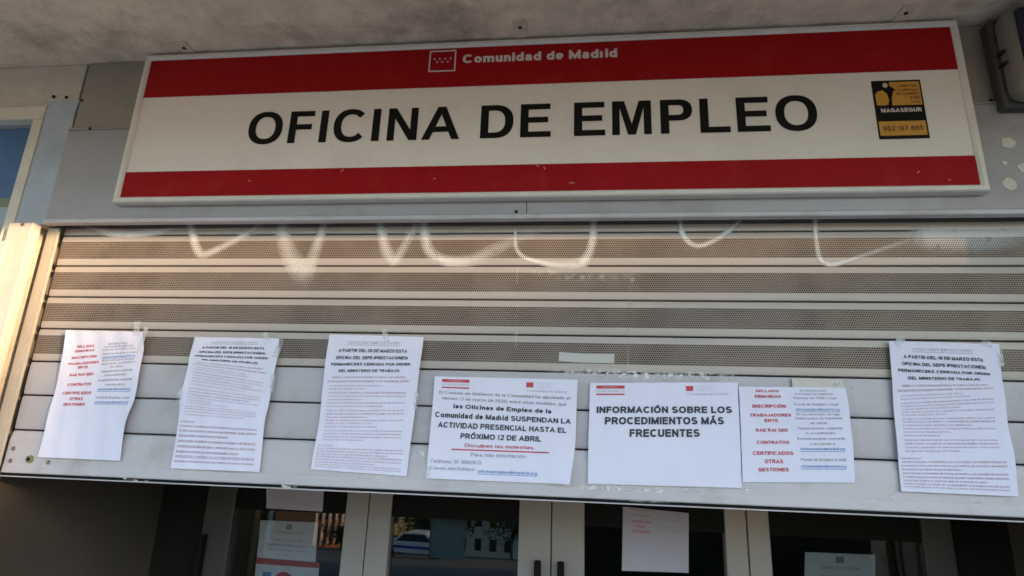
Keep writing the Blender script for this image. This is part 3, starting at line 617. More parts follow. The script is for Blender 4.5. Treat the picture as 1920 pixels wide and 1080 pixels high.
# small line and emblem in the upper band
xa, za = at(868, 112, SY); xb, zbb = at(1157, 101, SY)
zcap = (za + zbb) / 2
v, f = fit_text('Comunidad de Madrid', xa, xb, zcap + .002, .0345, .045, 4); flat_text(v, f, 'upper_lettering', M_wvinyl, SG, ORG, SY - .0026)
ex0, ez1 = at(807, 96, SY); ex1, ez0 = at(854, 135, SY)
ex0 = (ex0 + at(803, 136, SY)[0]) / 2; ex1 = (at(857, 94, SY)[0] + at(853, 134, SY)[0]) / 2
ez1 = (at(807, 97, SY)[1] + at(857, 94, SY)[1]) / 2; ez0 = (at(803, 136, SY)[1] + at(853, 134, SY)[1]) / 2
mb = MB(ORG); t = .0045; y0, y1 = SY - .003, SY - .0016
mb.box(ex0, ex1, y0, y1, ez1 - t, ez1); mb.box(ex0, ex1, y0, y1, ez0, ez0 + t); mb.box(ex0, ex0 + t, y0, y1, ez0 + t, ez1 - t); mb.box(ex1 - t, ex1, y0, y1, ez0 + t, ez1 - t)
ew, eh = ex1 - ex0, ez1 - ez0
for i in range(7):
    cx = ex0 + ew * (.2 + .1 * i); cz = ez0 + eh * (.60 if i % 2 == 0 else .45)
    pts = [(cx + (.0052 if j % 2 == 0 else .0021) * math.sin(math.pi * j / 5), cz + (.0052 if j % 2 == 0 else .0021) * math.cos(math.pi * j / 5)) for j in range(10)]
    mb.add([(p, y0, q) for p, q in pts], [tuple(range(10))])
mb.build('emblem', M_wvinyl, SG)
# scratches on the lower band
mb = MB(ORG)
for px, py, dx, dy in ((638, 324, 8, -7), (466, 338, 5, 3), (1003, 310, 9, 3), (1019, 312, 4, 7), (812, 335, 6, 1), (1718, 326, 6, -5), (1776, 337, 7, 1), (1065, 343, 14, 1)):
    p = at(px, py, SY); q = at(px + dx, py + dy, SY); d = Vector((q[0] - p[0], q[1] - p[1])); nn = Vector((-d.y, d.x)).normalized() * .0012
    mb.add([(p[0], SY - .0023, p[1]), ((p[0] + q[0]) / 2 + nn.x, SY - .0023, (p[1] + q[1]) / 2 + nn.y), (q[0], SY - .0023, q[1]), ((p[0] + q[0]) / 2 - nn.x, SY - .0023, (p[1] + q[1]) / 2 - nn.y)], [(0, 1, 2, 3)])
mb.build('scratches', M_wvinyl, SG)
# brackets up to the soffit
for px, py in ((346, 88), (975, 49), (1698, 22)):
    d = FWD + RGT * ((px - 960) / FPX) + UPV * ((540 - py) / FPX); d = d * ((SOF - EYE.z) / d.z); x, y = EYE.x + d.x, EYE.y + d.y
    mb = MB((x, -.09, SOF)); mb.box(x - .022, x + .022, y - .03, -.060, SOF - .005, SOF - .001, bev=.001); mb.box(x - .022, x + .022, -.0628, -.0600, SOF - .02, SOF - .006)
    br = mb.build('bracket', M_plaster, SG)
    mb = MB((x, y, SOF)); mb.cyl((x, y, SOF - .0052), (0, 0, -1), .0065, .002, 12); mb.build('bracket_screw', M_lock, br)

# ---------------- security sticker
qa = [at(px, py, SY) for px, py in ((1634, 152), (1727, 150), (1741, 260), (1647, 261))]
kx0 = (qa[0][0] + qa[3][0]) / 2; kx1 = (qa[1][0] + qa[2][0]) / 2; kz1 = (qa[0][1] + qa[1][1]) / 2; kz0 = (qa[2][1] + qa[3][1]) / 2
KO = ((kx0 + kx1) / 2, SY - .0012, kz0)
kw, kh = kx1 - kx0, kz1 - kz0
U = lambda u: kx0 + kw * u
V = lambda v: kz1 - kh * v
mb = MB(KO); mb.box(kx0, kx1, SY - .0014, SY - .0003, kz0, kz1)
stk = mb.build('alarm_sticker', M_black); tag(stk, 'small black and orange alarm company sticker on the right of the white sign', 'sticker')
def spanel(u0, u1, v0, v1, name, m, y=-.0019):
    mb = MB(KO); mb.add([(U(u0), SY + y, V(v1)), (U(u1), SY + y, V(v1)), (U(u1), SY + y, V(v0)), (U(u0), SY + y, V(v0))], [(0, 1, 2, 3)]); return mb.build(name, m, stk)
spanel(.36, .965, .03, .435, 'orange_panel', M_yel); spanel(.03, .965, .705, .945, 'number_panel', M_yel)
def blob(pts, name, m, y):
    mb = MB(KO); mb.add([(U(a), SY + y, V(b)) for a, b in pts], [tuple(range(len(pts)))]); return mb.build(name, m, stk)
blob([(.05 + .0, .43), (.04, .24), (.10, .19), (.2, .17), (.28, .23), (.31, .33), (.28, .42), (.2, .435)], 'orange_shape', M_yel, -.0022)
blob([(.27 + .055 * math.cos(t), .085 + .042 * math.sin(t)) for t in [2 * math.pi * i / 14 for i in range(14)]], 'round_spot', M_skin, -.0022)
blob([(.36, .10), (.42, .13), (.47, .17), (.42, .19), (.37, .30), (.36, .43), (.30, .38), (.33, .2)], 'dark_figure', M_black, -.0024)
def stext(body, u0, u1, v, cap, m, bold=.03, name='lettering'):
    a, b = fit_text(body, U(u0), U(u1), V(v), cap * kh, bold + .012); return flat_text(a, b, name, m, stk, KO, SY - .0027)
stext('CONECTADO', .52, .91, .105, .038, M_brown); stext('A CENTRAL', .52, .91, .175, .038, M_brown); stext('DE ALARMAS', .47, .92, .24, .04, M_brown); stext('24H', .72, .93, .31, .055, M_brown); stext('365', .74, .93, .39, .03, M_brown)
stext('MAGASEGUR', .11, .93, .52, .068, M_wvinyl, .04); stext('902 197 665', .10, .90, .825, .085, M_brown, .03)

# ================================================================== ALARM BOX
ax0 = at(1870, 200, -.075)[0]
az0 = at(1872, 200, -.11)[1]; az1 = SOF - .012
AL = thing('alarm_box', 'rounded grey alarm siren box with dark blue front at the upper right', 'alarm box', (ax0 + .16, -.054, az0))
def abox(grow, ya, yb, name, m, xr=0.0, rd=.05, parent=AL):
    bm = bmesh.new(); bmesh.ops.create_cube(bm, size=1.0)
    X0, X1, Z0, Z1 = ax0 - grow + xr, ax0 + .34 + grow, az0 - grow, az1 + min(grow, 0)
    for v in bm.verts: v.co = Vector((X0 + (v.co.x + .5) * (X1 - X0), ya + (v.co.y + .5) * (yb - ya), Z0 + (v.co.z + .5) * (Z1 - Z0)))
    bmesh.ops.bevel(bm, geom=[e for e in bm.edges], offset=rd, segments=6, affect='EDGES', profile=.5, clamp_overlap=True)
    bm.verts.index_update(); mb = MB((ax0, -.054, az0)); mb.add([v.co for v in bm.verts], [[v.index for v in f.verts] for f in bm.faces]); bm.free()
    return mb.build(name, m, parent, smooth=True)
abox(-.006, -.10, -.053, 'back_housing', M_shade, rd=.012)
abox(-.012, -.175, -.085, 'front_cover', M_alarm, rd=.038)
abox(-.03, -.187, -.15, 'blue_front', M_lens, rd=.016)
mb = MB((ax0, -.054, az0))
for z in (az0 + .13, az0 + .17): mb.box(ax0 - .0012, ax0 + .01, -.14, -.11, z, z + .006)
mb.build('vent_slot', M_lock, AL)

# ================================================================== NOTICES
LOREM = ['SIN PERJUICIO DE LO ANTERIOR, LAS SOLICITUDES SE PUEDEN PRESENTAR', 'por internet en la sede electronica o por telefono en el numero de atencion', 'las personas que deban renovar su demanda no tendran que acudir a la oficina',
 'la prestacion se tramitara de forma automatica y sin perdida de derechos', 'los plazos para presentar la solicitud quedan suspendidos desde esta fecha', 'hasta que finalice la situacion que ha motivado el cierre de las oficinas',
 'puede consultar el estado de su expediente en la pagina web del servicio', 'si necesita ayuda llame de lunes a viernes de nueve a catorce horas', 'disculpen las molestias que esta medida pueda ocasionar a los usuarios']
class Paper:
    """a sheet hung by tape: edges is (left px polyline, right px polyline) top to bottom"""
    def __init__(s, label, left, right, group, Y=-.0125, curl=.004, seed=0, name='notice', cat='notice', m=None, ph=0, corner=None, nu=36, nv=52):
        s.Y = Y; s.L = [at(a, b, Y) for a, b in left]; s.Rr = [at(a, b, Y) for a, b in right]; s.curl = curl; s.ph = seed * 1.7; s.corner = corner
        s.H = math.hypot(s.L[-1][0] - s.L[0][0], s.L[-1][1] - s.L[0][1]); s.W = math.hypot(s.Rr[0][0] - s.L[0][0], s.Rr[0][1] - s.L[0][1])
        c = s.map(.5, .5); s.org = Vector(c); s.root = None
        vs = []; fs = []
        for j in range(nv + 1):
            for i in range(nu + 1): vs.append(Vector(s.map(i / nu, j / nv)) - s.org)
        for j in range(nv):
            for i in range(nu): q = j * (nu + 1) + i; fs.append((q, q + nu + 1, q + nu + 2, q + 1))
        me = bpy.data.meshes.new(name); me.from_pydata([tuple(v) for v in vs], [], fs); me.update()
        for p in me.polygons: p.use_smooth = True
        s.root = link(name, me, m or M_paper); s.root.location = s.org
        tag(s.root, label, cat, group); s.bat = {}
    def edge(s, E, v):
        n = len(E) - 1; t = min(max(v, 0), 1) * n; i = min(int(t), n - 1); t -= i
        p0, p1, p2, p3 = E[max(i - 1, 0)], E[i], E[i + 1], E[min(i + 2, n)]
        c = lambda k: .5 * (2 * p1[k] + (p2[k] - p0[k]) * t + (2 * p0[k] - 5 * p1[k] + 4 * p2[k] - p3[k]) * t * t + (3 * p1[k] - p0[k] - 3 * p2[k] + p3[k]) * t ** 3)
        return c(0), c(1)
    def map(s, u, v, off=0.0):
        a = s.edge(s.L, v); b = s.edge(s.Rr, v); x = a[0] * (1 - u) + b[0] * u; z = a[1] * (1 - u) + b[1] * u
        k = s.curl
        d = k * (.5 + .5 * math.sin(5.1 * v + s.ph)) * (.4 + .6 * math.sin(math.pi * u)) + .5 * k * math.sin(7 * u + 3 * v + s.ph) * math.sin(4 * v) + .22 * k * math.sin(17 * v + 5 * u + s.ph) + .18 * k * math.sin(23 * u - 9 * v + 2 * s.ph)
        d += 1.4 * k * max(0, abs(2 * u - 1) - .75) * (1 + math.sin(9 * v + s.ph))
        d = .5 * (1.5 * d + math.sqrt(2.25 * d * d + .000016)) - .001
        if s.corner:
            cu, cv, amt = s.corner; r = math.hypot((u - cu) * s.W, (v - cv) * s.H); d += amt * max(0, 1 - r / (.35 * min(s.W, s.H))) ** 2
        return (x, s.Y - d - off, z)
    def put(s, vs, fs, key):
        V_, F_ = s.bat.setdefault(key, ([], [])); b = len(V_)
        V_ += [tuple(Vector(s.map(q[0], q[1], .0011 + (q[2] if len(q) > 2 else 0))) - s.org) for q in vs]; F_ += [tuple(i + b for i in f) for f in fs]
    def line(s, body, u0, u1, v, cap, key, bold=.02, res=2):
        """body between u0 and u1 with its capitals centred on v, cap height as a share of the sheet's height"""
        a, f = fit_text(body, u0, u1, 0, 1.0, bold, res); s.put([(p[0], v - p[1] * cap, p[2]) for p in a], f, key)
    def rect(s, u0, u1, v0, v1, key):
        n = 10; a = []
        for i in range(n + 1): a += [(u0 + (u1 - u0) * i / n, v0), (u0 + (u1 - u0) * i / n, v1)]
        s.put(a, [(2 * i, 2 * i + 1, 2 * i + 3, 2 * i + 2) for i in range(n)], key)
    def tape(s, u, v, w, h, rot=0.0):
        c, sn = math.cos(rot), math.sin(rot); n = 5; vs = []; 
        o0 = s.map(min(max(u, .02), .98), min(max(v, .02), .98))
        a = s.edge(s.L, v); b = s.edge(s.Rr, v)
        X = a[0] * (1 - u) + b[0] * u; Z = a[1] * (1 - u) + b[1] * u
        for j in range(n + 1):
            for i in (0, 1):
                lx = (i - .5) * w; lz = (j / n - .5) * h; x = X + lx * c - lz * sn; z = Z + lx * sn + lz * c
                inside = (u - .5) * (lx * c - lz * sn) < 0 or False
                vs.append(tuple(Vector((x, o0[1] - .002 if abs(lz) < h * .3 else min(o0[1] - .001, -.0095), z)) - s.org))
        me = bpy.data.meshes.new('tape'); me.from_pydata(vs, [], [(2 * j, 2 * j + 1, 2 * j + 3, 2 * j + 2) for j in range(n)]); link('tape', me, M_tape, s.root)
    def done(s):
        MM = {'black_print': M_ink, 'grey_print': M_inkg, 'red_print': M_inkr, 'fine_print': M_inkdr, 'blue_link': M_inkb, 'pale_print': M_inklg, 'header_mark': M_inkr}
        for k, (v, f) in s.bat.items():
            me = bpy.data.meshes.new(k); me.from_pydata(v, [], f); me.update(); link(k, me, MM[k], s.root)
NG = 'printed notices taped to the shutter'
def table(P, f, scale, uo=lambda u: u):
    for body, u0, u1, v in (('SELLADO', .155, .375, .07), ('DEMANDAS', .145, .39, .135), ('INSCRIPCIÓN', .12, .43, .235), ('TRABAJADORES', .09, .47, .325), ('ERTE', .22, .345, .385), ('RAE RAI SED', .135, .43, .485), ('CONTRATOS', .14, .435, .61), ('CERTIFICADOS', .10, .465, .715), ('OTRAS', .205, .37, .785), ('GESTIONES', .145, .42, .855)):
        P.line(body, uo(u0), uo(u1), f(v), .033 * scale, 'red_print', .045)
    for body, u0, u1, v, k in (('SE RENOVARÁ', .57, .82, .06, 0), ('AUTOMÁTICAMENTE', .52, .88, .105, 0), ('Renovar en WEB o mail', .51, .90, .15, 0), ('Portal de Empleo o mail', .51, .91, .215, 0), ('oficinaempleo@madrid.org', .515, .915, .265, 1), ('No es necesario recoger', .515, .915, .315, 0), ('tarjeta pues se tramitará', .505, .93, .36, 0), ('de oficio', .64, .79, .41, 0), ('Temporalmente suspende', .52, .92, .465, 0), ('la acreditación', .59, .85, .515, 0), ('Exclusivamente contrat@', .51, .93, .572, 0), ('o enviando a', .62, .84, .625, 0), ('oficinaempleo@madrid.org', .53, .925, .675, 1), ('Portal de Empleo o mail', .53, .93, .77, 0), ('oficinaempleo@madrid.org', .53, .93, .825, 1)):
        P.line(body, uo(u0), uo(u1), f(v), .024 * scale, 'blue_link' if k else 'grey_print', .018)
        if k: P.rect(uo(u0), uo(u1), f(v) + .022 * scale, f(v) + .027 * scale, 'blue_link')
P = Paper('tall notice with red headings in its upper half, leftmost of the row on the shutter', [(129, 620), (121, 660), (112, 700), (101, 745), (90, 795), (73, 857)], [(273, 623), (271, 650), (263, 690), (254, 745), (238, 795), (226, 864)], NG, curl=.006, seed=1)
table(P, lambda v: .118 + v * .628, .66); P.tape(.90, .0, .022, .07, .1); P.tape(.99, .13, .016, .09, -.1); P.done()
def aviso(P, seed, dia):
    r = random.Random(seed); P.line('AVISO MUY IMPORTANTE', .21, .755, .068, .020, 'pale_print', .035); P.line('AVISO MUY IMPORTANTE', .213, .758, .0685, .019, 'grey_print', -.004); P.rect(.21, .755, .086, .0885, 'grey_print')
    for b, u0, u1, v in (('A PARTIR DEL %s DE MARZO ESTA' % dia, .125, .845, .122), ('OFICINA DEL SEPE (PRESTACIONES)', .105, .86, .167), ('PERMANECERÁ CERRADA POR ORDEN', .065, .895, .213), ('DEL MINISTERIO DE TRABAJO.', .15, .80, .262)): P.line(b, u0, u1, v, .021, 'black_print', .045)
    P.line('DEBIDO A LA SITUACION EXCEPCIONAL SE RUEGA A LOS USUARIOS', .09, .86, .312, .012, 'fine_print', .02); P.line('QUE REALICEN SUS TRAMITES POR INTERNET O POR TELEFONO DEL CENTRO', .045, .905, .343, .0125, 'fine_print', .02)
    v = .375; i = r.randrange(9)
    for q in range(17):
        full = q not in (0, 1, 4, 6, 9, 11, 12, 16); u0 = .07 + .01 * (q in (0, 4)); u1 = .89 if full else r.uniform(.35, .8)
        b = LOREM[i % 9]; i += 1; b = b[:max(12, int(len(b) * (u1 - u0) / .82))]
        P.line(b, u0, u1, v, .0105, 'fine_print', .012 if q in (2, 8, 9, 14) else .004, 1); v += .0225 + (.006 if q in (1, 6, 12) else 0)
    v += .022; P.line('Mas informacion:', .03, .20, v, .010, 'fine_print', .01, 1); v += .022
    for q in range(8):
        u1 = .93 if q % 3 != 2 else r.uniform(.3, .8); b = LOREM[i % 9]; i += 1
        P.line(b[:max(10, int(len(b) * (u1 - .02) / .9))], .03, u1, v, .0105, 'fine_print', .008, 1); v += .0195
P = Paper('long closure notice second from left, its sides bent into a wavy outline', [(366, 632), (356, 665), (352, 690), (342, 740), (335, 790), (322, 878)], [(524, 635), (520, 670), (512, 715), (505, 760), (496, 800), (488, 885)], NG, curl=.006, seed=2)
aviso(P, 5, '16'); P.tape(.86, -.005, .018, .04, .5); P.tape(1.0, .12, .02, .06, -.2); P.tape(0.0, .62, .018, .05, .1); P.tape(1.0, .42, .014, .06, 0); P.done()
P = Paper('straight closure notice just left of the landscape notice in the middle', [(618, 627), (611, 680), (606, 730), (600, 785), (591, 835), (584, 880)], [(795, 632), (789, 680), (783, 730), (777, 785), (769, 840), (763, 893)], NG, curl=.004, seed=3)
aviso(P, 9, '26'); P.tape(.60, -.005, .018, .045, .25); P.tape(1.0, .48, .014, .05, 0); P.done()
P = Paper('closure notice at the far right of the row, leaning and set apart from the rest', [(1665, 640), (1670, 690), (1674, 750), (1678, 800), (1683, 860), (1688, 921)], [(1869, 646), (1877, 700), (1884, 740), (1890, 800), (1900, 860), (1909, 931)], NG, curl=.005, seed=5)
aviso(P, 14, '16'); P.tape(.1, -.01, .03, .02, .9); P.tape(.9, -.005, .03, .02, -.5); P.tape(1.0, .1, .014, .05, 0); P.done()
def header(P, u0, u1, s0):
    P.rect(u0, u1, .052, .098, 'header_mark'); P.line('Comunidad de Madrid', u0 + .05, u1 - .05, .075, .016, 'pale_print', .01, 1); P.line('OFICINA DE EMPLEO', u0, u1, .128, .022, 'grey_print', 0, 1); P.rect(u0, u1, .158, .174, 'header_mark')
    P.rect(s0, s0 + .048, .065, .13, 'header_mark')
    P.line('SERVICIO', s0 + .07, s0 + .19, .075, .03, 'pale_print', .0, 1); P.line('PUBLICO', s0 + .07, s0 + .17, .118, .03, 'pale_print', 0, 1); P.line('Comunidad de Madrid', s0 + .005, s0 + .28, .165, .022, 'grey_print', -.004, 1)
P = Paper('landscape notice about suspended visits, with a red underline and blue link', [(816, 706), (812, 755), (805, 830), (799, 897)], [(1083, 712), (1081, 770), (1078, 840), (1068, 908)], NG, curl=.003, seed=4, corner=(1, 1, .022), nu=44, nv=34)
header(P, .055, .25, .65)
for b, u0, u1, v, cap, k, bo in (('El Consejo de Gobierno de la Comunidad ha aprobado el', .04, .955, .222, .030, 'grey_print', .03), ('viernes 13 de marzo de 2020, entre otras medidas, que', .06, .93, .281, .030, 'grey_print', .03), ('las Oficinas de Empleo de la', .15, .83, .355, .042, 'black_print', .045), ('Comunidad de Madrid SUSPENDAN LA', .025, .965, .437, .045, 'black_print', .045), ('ACTIVIDAD PRESENCIAL HASTA EL', .05, .935, .517, .045, 'black_print', .045), ('PRÓXIMO 12 DE ABRIL', .215, .77, .60, .046, 'black_print', .045), ('Disculpen las molestias.', .25, .73, .677, .030, 'red_print', .022), ('Para más información:', .30, .68, .752, .029, 'grey_print', .02), ('Teléfono: 91 3092631', .02, .375, .815, .030, 'grey_print', .02), ('Correo electrónico:', .02, .34, .873, .030, 'grey_print', .02), ('oficinaempleo@madrid.org', .36, .77, .888, .028, 'blue_link', .02)): P.line(b, u0, u1, v, cap, k, bo, 3)
P.rect(.16, .83, .710, .721, 'red_print'); P.rect(.36, .77, .912, .918, 'blue_link'); P.tape(.0, .92, .02, .03, 0); P.done()
P = Paper('landscape notice with three lines of large black capitals above a blank half', [(1106, 718), (1105, 770), (1103, 840), (1102, 907)], [(1383, 717), (1385, 770), (1388, 840), (1391, 915)], NG, curl=.003, seed=6, nu=44, nv=34)
header(P, .045, .24, .655)
for b, u0, u1, v, cap in (('INFORMACIÓN SOBRE LOS', .05, .955, .325, .068), ('PROCEDIMIENTOS MÁS', .108, .90, .430, .068), ('FRECUENTES', .275, .74, .538, .068)): P.line(b, u0, u1, v, cap, 'black_print', .052, 4)
P.done()
P = Paper('squarish notice with red headings and blue links, beside the large capitals notice', [(1385, 725), (1387, 780), (1390, 840), (1392, 904)], [(1585, 727), (1592, 780), (1599, 840), (1602, 905)], NG, curl=.003, seed=7)
table(P, lambda v: v, 1.0); P.done()
P = Paper('small cream scrap of an older notice showing above the squarish red heading notice', [(1484, 709), (1485, 718), (1486, 727)], [(1579, 712), (1581, 720), (1582, 727)], None, Y=-.0088, curl=.0006, seed=8, name='paper_scrap', cat='paper scrap', m=M_cream, nu=6, nv=4)
P.line('n.º', .80, .93, .55, .35, 'grey_print', .03); P.done()
# notices seen behind and on the door glass
def inner(label, corners, Y, seed, **kw):
    a, b, c, d = corners; return Paper(label, [a, d], [b, c], None, Y=Y, curl=.002, seed=seed, nu=8, nv=8, **kw)
GY = REC + .004
P = inner('pale notice with faded red headings hanging on the right door glass', [(1168, 950), (1291, 962), (1291, 1074), (1166, 1070)], REC - .038, 11, m=M_shade_paper)
for b, u0, u1, v in (('TRABAJADORES', .1, .45, .05), ('CONTRATOS', .13, .42, .16), ('CERTIFICADOS', .12, .45, .26), ('OTRAS', .18, .36, .33), ('GESTIONES', .14, .42, .40)): P.line(b, u0, u1, v, .03, 'red_print', .02)
for b, v in (('Exclusivamente contrato', .06), ('o enviando a la oficina', .12), ('Portal de Empleo', .20), ('o por correo', .30), ('Portal de Empleo', .36)): P.line(b, .54, .92, v, .025, 'grey_print', .01)
P.done()
P = inner('grey poster with a red strip behind the left door glass', [(489, 975), (597, 980), (592, 1054), (482, 1045)], GY, 12, name='poster', cat='poster')
P.rect(.46, .56, .12, .26, 'grey_print')
for b, u0, u1, v in (('COMUNIDAD DE MADRID', .25, .78, .33), ('OFICINA DE EMPLEO', .25, .75, .50), ('horario de atencion al', .17, .80, .60), ('publico de lunes a viernes', .15, .85, .71), ('de 9 a 14', .33, .62, .84)): P.line(b, u0, u1, v, .05, 'grey_print', .01)
P.done()
P = inner('white sheet with red top strip and red disc at the foot of the left door', [(481, 1046), (599, 1055), (594, 1130), (474, 1122)], GY + .002, 13, name='poster', cat='poster')
P.rect(.0, 1.0, .0, .19, 'header_mark')
P.put([(.46 + .16 * math.cos(t), .55 + .22 * math.sin(t)) for t in [2 * math.pi * i / 24 for i in range(24)]], [tuple(range(24))], 'header_mark'); P.rect(.12, .26, .36, .55, 'blue_link'); P.done()
P = inner('small shade-toned sheet on the dark top rail of the left door', [(500, 905), (608, 916), (605, 959), (500, 953)], REC - .038, 14, m=M_shade_paper)
for i, v in enumerate((.60, .73, .86)): P.line('OFICINA DE EMPLEO ABIERTA' if i == 0 else 'horario de atencion al publico', .15, .85, v, .06, 'grey_print', 0)
P.done()
P = inner('faint white sheet behind the rightmost door glass at the bottom edge', [(1509, 1035), (1640, 1040), (1640, 1130), (1507, 1126)], GY + .05, 15)
P.rect(.44, .56, .10, .25, 'grey_print')
for b, u0, u1, v in (('COMUNIDAD DE MADRID', .22, .78, .34), ('OFICINA DE EMPLEO', .25, .75, .50)): P.line(b, u0, u1, v, .06, 'grey_print', .01)
P.done()

# ================================================================== ACROSS THE STREET (seen in the glass, and shading the front)
def tree(x, y, h, r, seed, label, group=None, leaves=1500, trunk_h=.4):
    rn = random.Random(seed); t = thing('street_tree', label, 'tree', (x, y, 0), group)
    tr = MB((x, y, 0)); tr.cyl((x, y, 0), (0, 0, 1), .17, h * .6, 10, r2=.08)
    cl = []
    for k in range(9):
        q = rn.uniform(0, 6.28); c = Vector((x + math.cos(q) * r * rn.uniform(.15, .75), y + math.sin(q) * r * rn.uniform(.15, .75), h * rn.uniform(trunk_h + .1, .92)))
        b = Vector((x, y, h * rn.uniform(.3, .55))); tr.cyl(b, c - b, .06, (c - b).length, 6, r2=.02); cl.append((c, r * rn.uniform(.35, .6)))
    tr.build('trunk', M_bark, t)
    lf = MB((x, y, 0))
    for k in range(leaves):
        c, rr = rn.choice(cl); v = Vector((rn.gauss(0, 1), rn.gauss(0, 1), rn.gauss(0, .8))); v = v.normalized() * rr * rn.random() ** .4; p = c + v
        a = Vector((rn.gauss(0, 1), rn.gauss(0, 1), rn.gauss(0, 1))).normalized(); b = a.orthogonal().normalized(); s = rn.uniform(.09, .2)
        lf.add([p - a * s, p + b * s * .6, p + a * s, p - b * s * .6], [(0, 1, 2, 3)])
    lf.build('crown', M_leaf, t); return t
def block(name, label, x, y, wx, dy, h, mwall, cols, rows, rot=0, bands=False, roof=M_pale):
    """building whose front middle stands at (x, y); front looks along +y before turning"""
    b0 = gz(y) - .6 - (8 if dy > 6 else 0); t = thing(name, label, 'building', (x, y, gz(y))); O = (x, y, gz(y)); g = gz(y)
    mb = MB(O); mb.box(x - wx / 2, x + wx / 2, y - dy, y, b0, g + h); mb.build('wall', mwall, t)
    mb = MB(O); mb.box(x - wx / 2 - .2, x + wx / 2 + .2, y - dy - .2, y + .2, g + h + .002, g + h + .3); mb.build('roof', roof, t)
    wd = wx / cols; hh = h / rows; mb = MB(O)
    for c in range(cols):
        for r in range(rows): mb.box(x - wx / 2 + wd * (c + .28), x - wx / 2 + wd * (c + .72), y - .05, y + .04, g + hh * (r + .25), g + hh * (r + .75))
    wo = mb.build('windows', M_winglass, t); wo['kind'] = 'stuff'
    if bands:
        mb = MB(O)
        for c in range(cols + 1): mb.box(x - wx / 2 + wd * (c - .16), x - wx / 2 + wd * (c + .16), y, y + .25, g + .8, g + h)
        mb.build('pale_bands', M_pale, t)
    t.rotation_euler.z = rot
    return t
def refl(px, py, y):
    """where the line through a photograph pixel, mirrored in the door glass, meets the plane y"""
    d = FWD + RGT * ((px - 960) / FPX) + UPV * ((540 - py) / FPX); k = ((REC - .008) - EYE.y + (REC - .008) - y) / d.y
    return EYE.x + d.x * k
block('brick_tower', 'orange brick block with pale vertical bands, mirrored in the left door glass', refl(650, 990, -100) - 1.5, -100, 9, 12, 26, M_brick, 7, 13, rot=R(-58), bands=True)
block('ochre_house', 'ochre house down the street mirrored in the door glass', refl(752, 990, -85), -85, 7, 9, 24, M_tanwall, 4, 8, rot=R(-50))
block('white_house', 'pale low house down the street mirrored in the door glass', refl(925, 1000, -70), -70, 9, 8, 5.2, M_pale, 5, 2, rot=R(8), roof=M_bark)
block('long_block', 'long brown apartment block at the foot of the street', 105, -120, 90, 14, 34, M_brick, 30, 11)
block('horizon_blocker', 'broad brown block added to cut off the bright low sky', -18, -142, 60, 14, 40, M_brick, 20, 13)  # added to block the horizon glow and dim the doorway
block('far_block', 'long pale apartment block at the foot of the street on the left', -75, -110, 40, 14, 32, M_pale, 14, 10)
tree(refl(790, 1000, -60), -60, 4.2, 2.4, 3, 'bushy street tree mirrored beside the ochre house', 'trees down the street')
tree(refl(850, 1000, -66), -66, 4.6, 2.6, 5, 'tall street tree mirrored between the houses', 'trees down the street')
tree(refl(960, 1000, -58), -58, 4.4, 2.6, 8, 'spreading street tree mirrored at the right edge of the door glass', 'trees down the street')
tree(refl(640, 1020, -70), -70, 2.2, 2.6, 9, 'low bushy tree mirrored below the brick block', 'trees down the street')
for o in list(COL.objects):
    if o.name.startswith('street_tree'): o.location.z = gz(o.location.y)
# hedge added so the right door glass mirrors something dark
hx0, hx1, hy = refl(1060, 1000, -14), refl(1760, 1000, -14), -14.0
t = thing('hedge', 'dark clipped hedge added at the forecourt edge to darken the right door glass', 'hedge', ((hx0 + hx1) / 2, hy, gz(hy))); rn = random.Random(12); lf = MB(t.location)
for k in range(5200):
    p = Vector((rn.uniform(hx0, hx1), hy + rn.uniform(-.5, .5), gz(hy) + 1.75 * rn.random() ** .8 + rn.uniform(-.05, .1))); a = Vector((rn.gauss(0, 1), rn.gauss(0, 1), rn.gauss(0, 1))).normalized(); b = a.orthogonal().normalized(); q = rn.uniform(.05, .1)
    lf.add([p - a * q, p + b * q * .6, p + a * q, p - b * q * .6], [(0, 1, 2, 3)])
lf.build('foliage', M_hedge, t)
cr = MB(t.location); cr.box(hx0 + .1, hx1 - .1, hy - .38, hy + .38, gz(hy) - .2, gz(hy) + 1.5); cr.build('inner_branches', M_hedge, t)
st = MB(t.location)
for k in range(14):
    a = hx0 + (hx1 - hx0) * (k + .5) / 14; st.cyl((a, hy, gz(hy) - .2), (0, 0, 1), .03, 1.5, 6)
st.build('stems', M_bark, t)
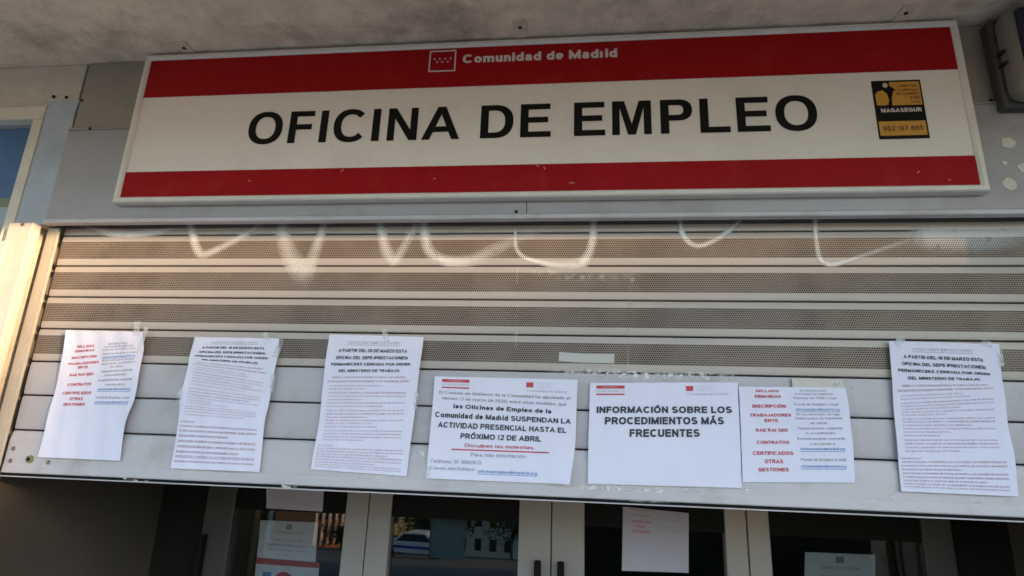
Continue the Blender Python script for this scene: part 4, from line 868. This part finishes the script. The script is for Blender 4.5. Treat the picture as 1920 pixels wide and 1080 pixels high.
# parked car and glass kiosk down the street
def car(x, y, rot):
    t = thing('parked_car', 'white car with a blue side stripe parked down the street, mirrored in the glass', 'car', (x, y, gz(y))); g = gz(y)
    prof = [(-2.1, .35), (-2.15, .75), (-1.9, .88), (-1.2, .95), (-.55, 1.42), (.75, 1.45), (1.55, .98), (2.1, .9), (2.15, .4)]
    def side(pr, y0, y1, m, nm, par):
        mb = MB((x, y, g)); n = len(pr); vs = [(x + a, y + y0, g + b) for a, b in pr] + [(x + a, y + y1, g + b) for a, b in pr]
        mb.add(vs, [(i, (i + 1) % n, n + (i + 1) % n, n + i) for i in range(n)] + [tuple(range(n)), tuple(range(2 * n - 1, n - 1, -1))]); return mb.build(nm, m, par)
    side(prof, -.85, .85, M_carw, 'body', t); side([(-1.0, .98), (-.5, 1.36), (.7, 1.38), (1.25, .98)], -.86, .86, M_winglass, 'window', t); side([(-2.0, .6), (-2.0, .74), (2.05, .74), (2.05, .6)], -.865, .865, M_carb, 'stripe', t)
    for a in (-1.35, 1.35):
        for b in (-.87, .67):
            mb = MB((x, y, g)); mb.cyl((x + a, y + b, g + .32), (0, 1, 0), .32, .2, 18); mb.build('wheel', M_tyre, t)
    t.rotation_euler = (0, 0, rot)
car(refl(782, 1035, -33), -33, R(8))
kx = refl(838, 1020, -30); t = thing('bus_shelter', 'grey glass bus shelter down the street mirrored in the door glass', 'bus shelter', (kx, -30, gz(-30))); g = gz(-30)
mb = MB((kx, -30, g)); mb.box(kx - .9, kx + .9, -30.02, -29.98, .1 + g, 2.2 + g); mb.build('back_panel', M_panel, t)
mb = MB((kx, -30, g)); mb.box(kx - 1.1, kx + 1.1, -30.3, -28.9, 2.21 + g, 2.34 + g); mb.build('roof', M_pale, t)
for a in (-.95, .93):
    mb = MB((kx, -30, g)); mb.box(kx + a, kx + a + .05, -30.05, -29.95, g, 2.2 + g); mb.build('post', M_steel, t)

# added sun blocker, unseen: roof steps shaped to shade the lower shutter
OCC = 55.0
t = thing('sun_blocker', 'added unseen block with a stepped roofline that cuts the low sun', 'building', (OCC * math.sin(SUN_AZ), -OCC * math.cos(SUN_AZ), 0))
dz = OCC * math.tan(SUN_EL)
for nm, a, b, c, h in (('wall', -.30, 16, -11, 2.97), ('blocker_step', -1.10, -.305, -11, 2.93), ('blocker_low_step', -16, -1.105, -11, 2.34), ('blocker_peak', -.72, -.36, -.5, 3.1)):
    mb = MB(t.location); mb.box(t.location.x + a, t.location.x + b, t.location.y + c, t.location.y, -9, h + dz); mb.build(nm, M_pale, t)
t.rotation_euler.z = SUN_AZ
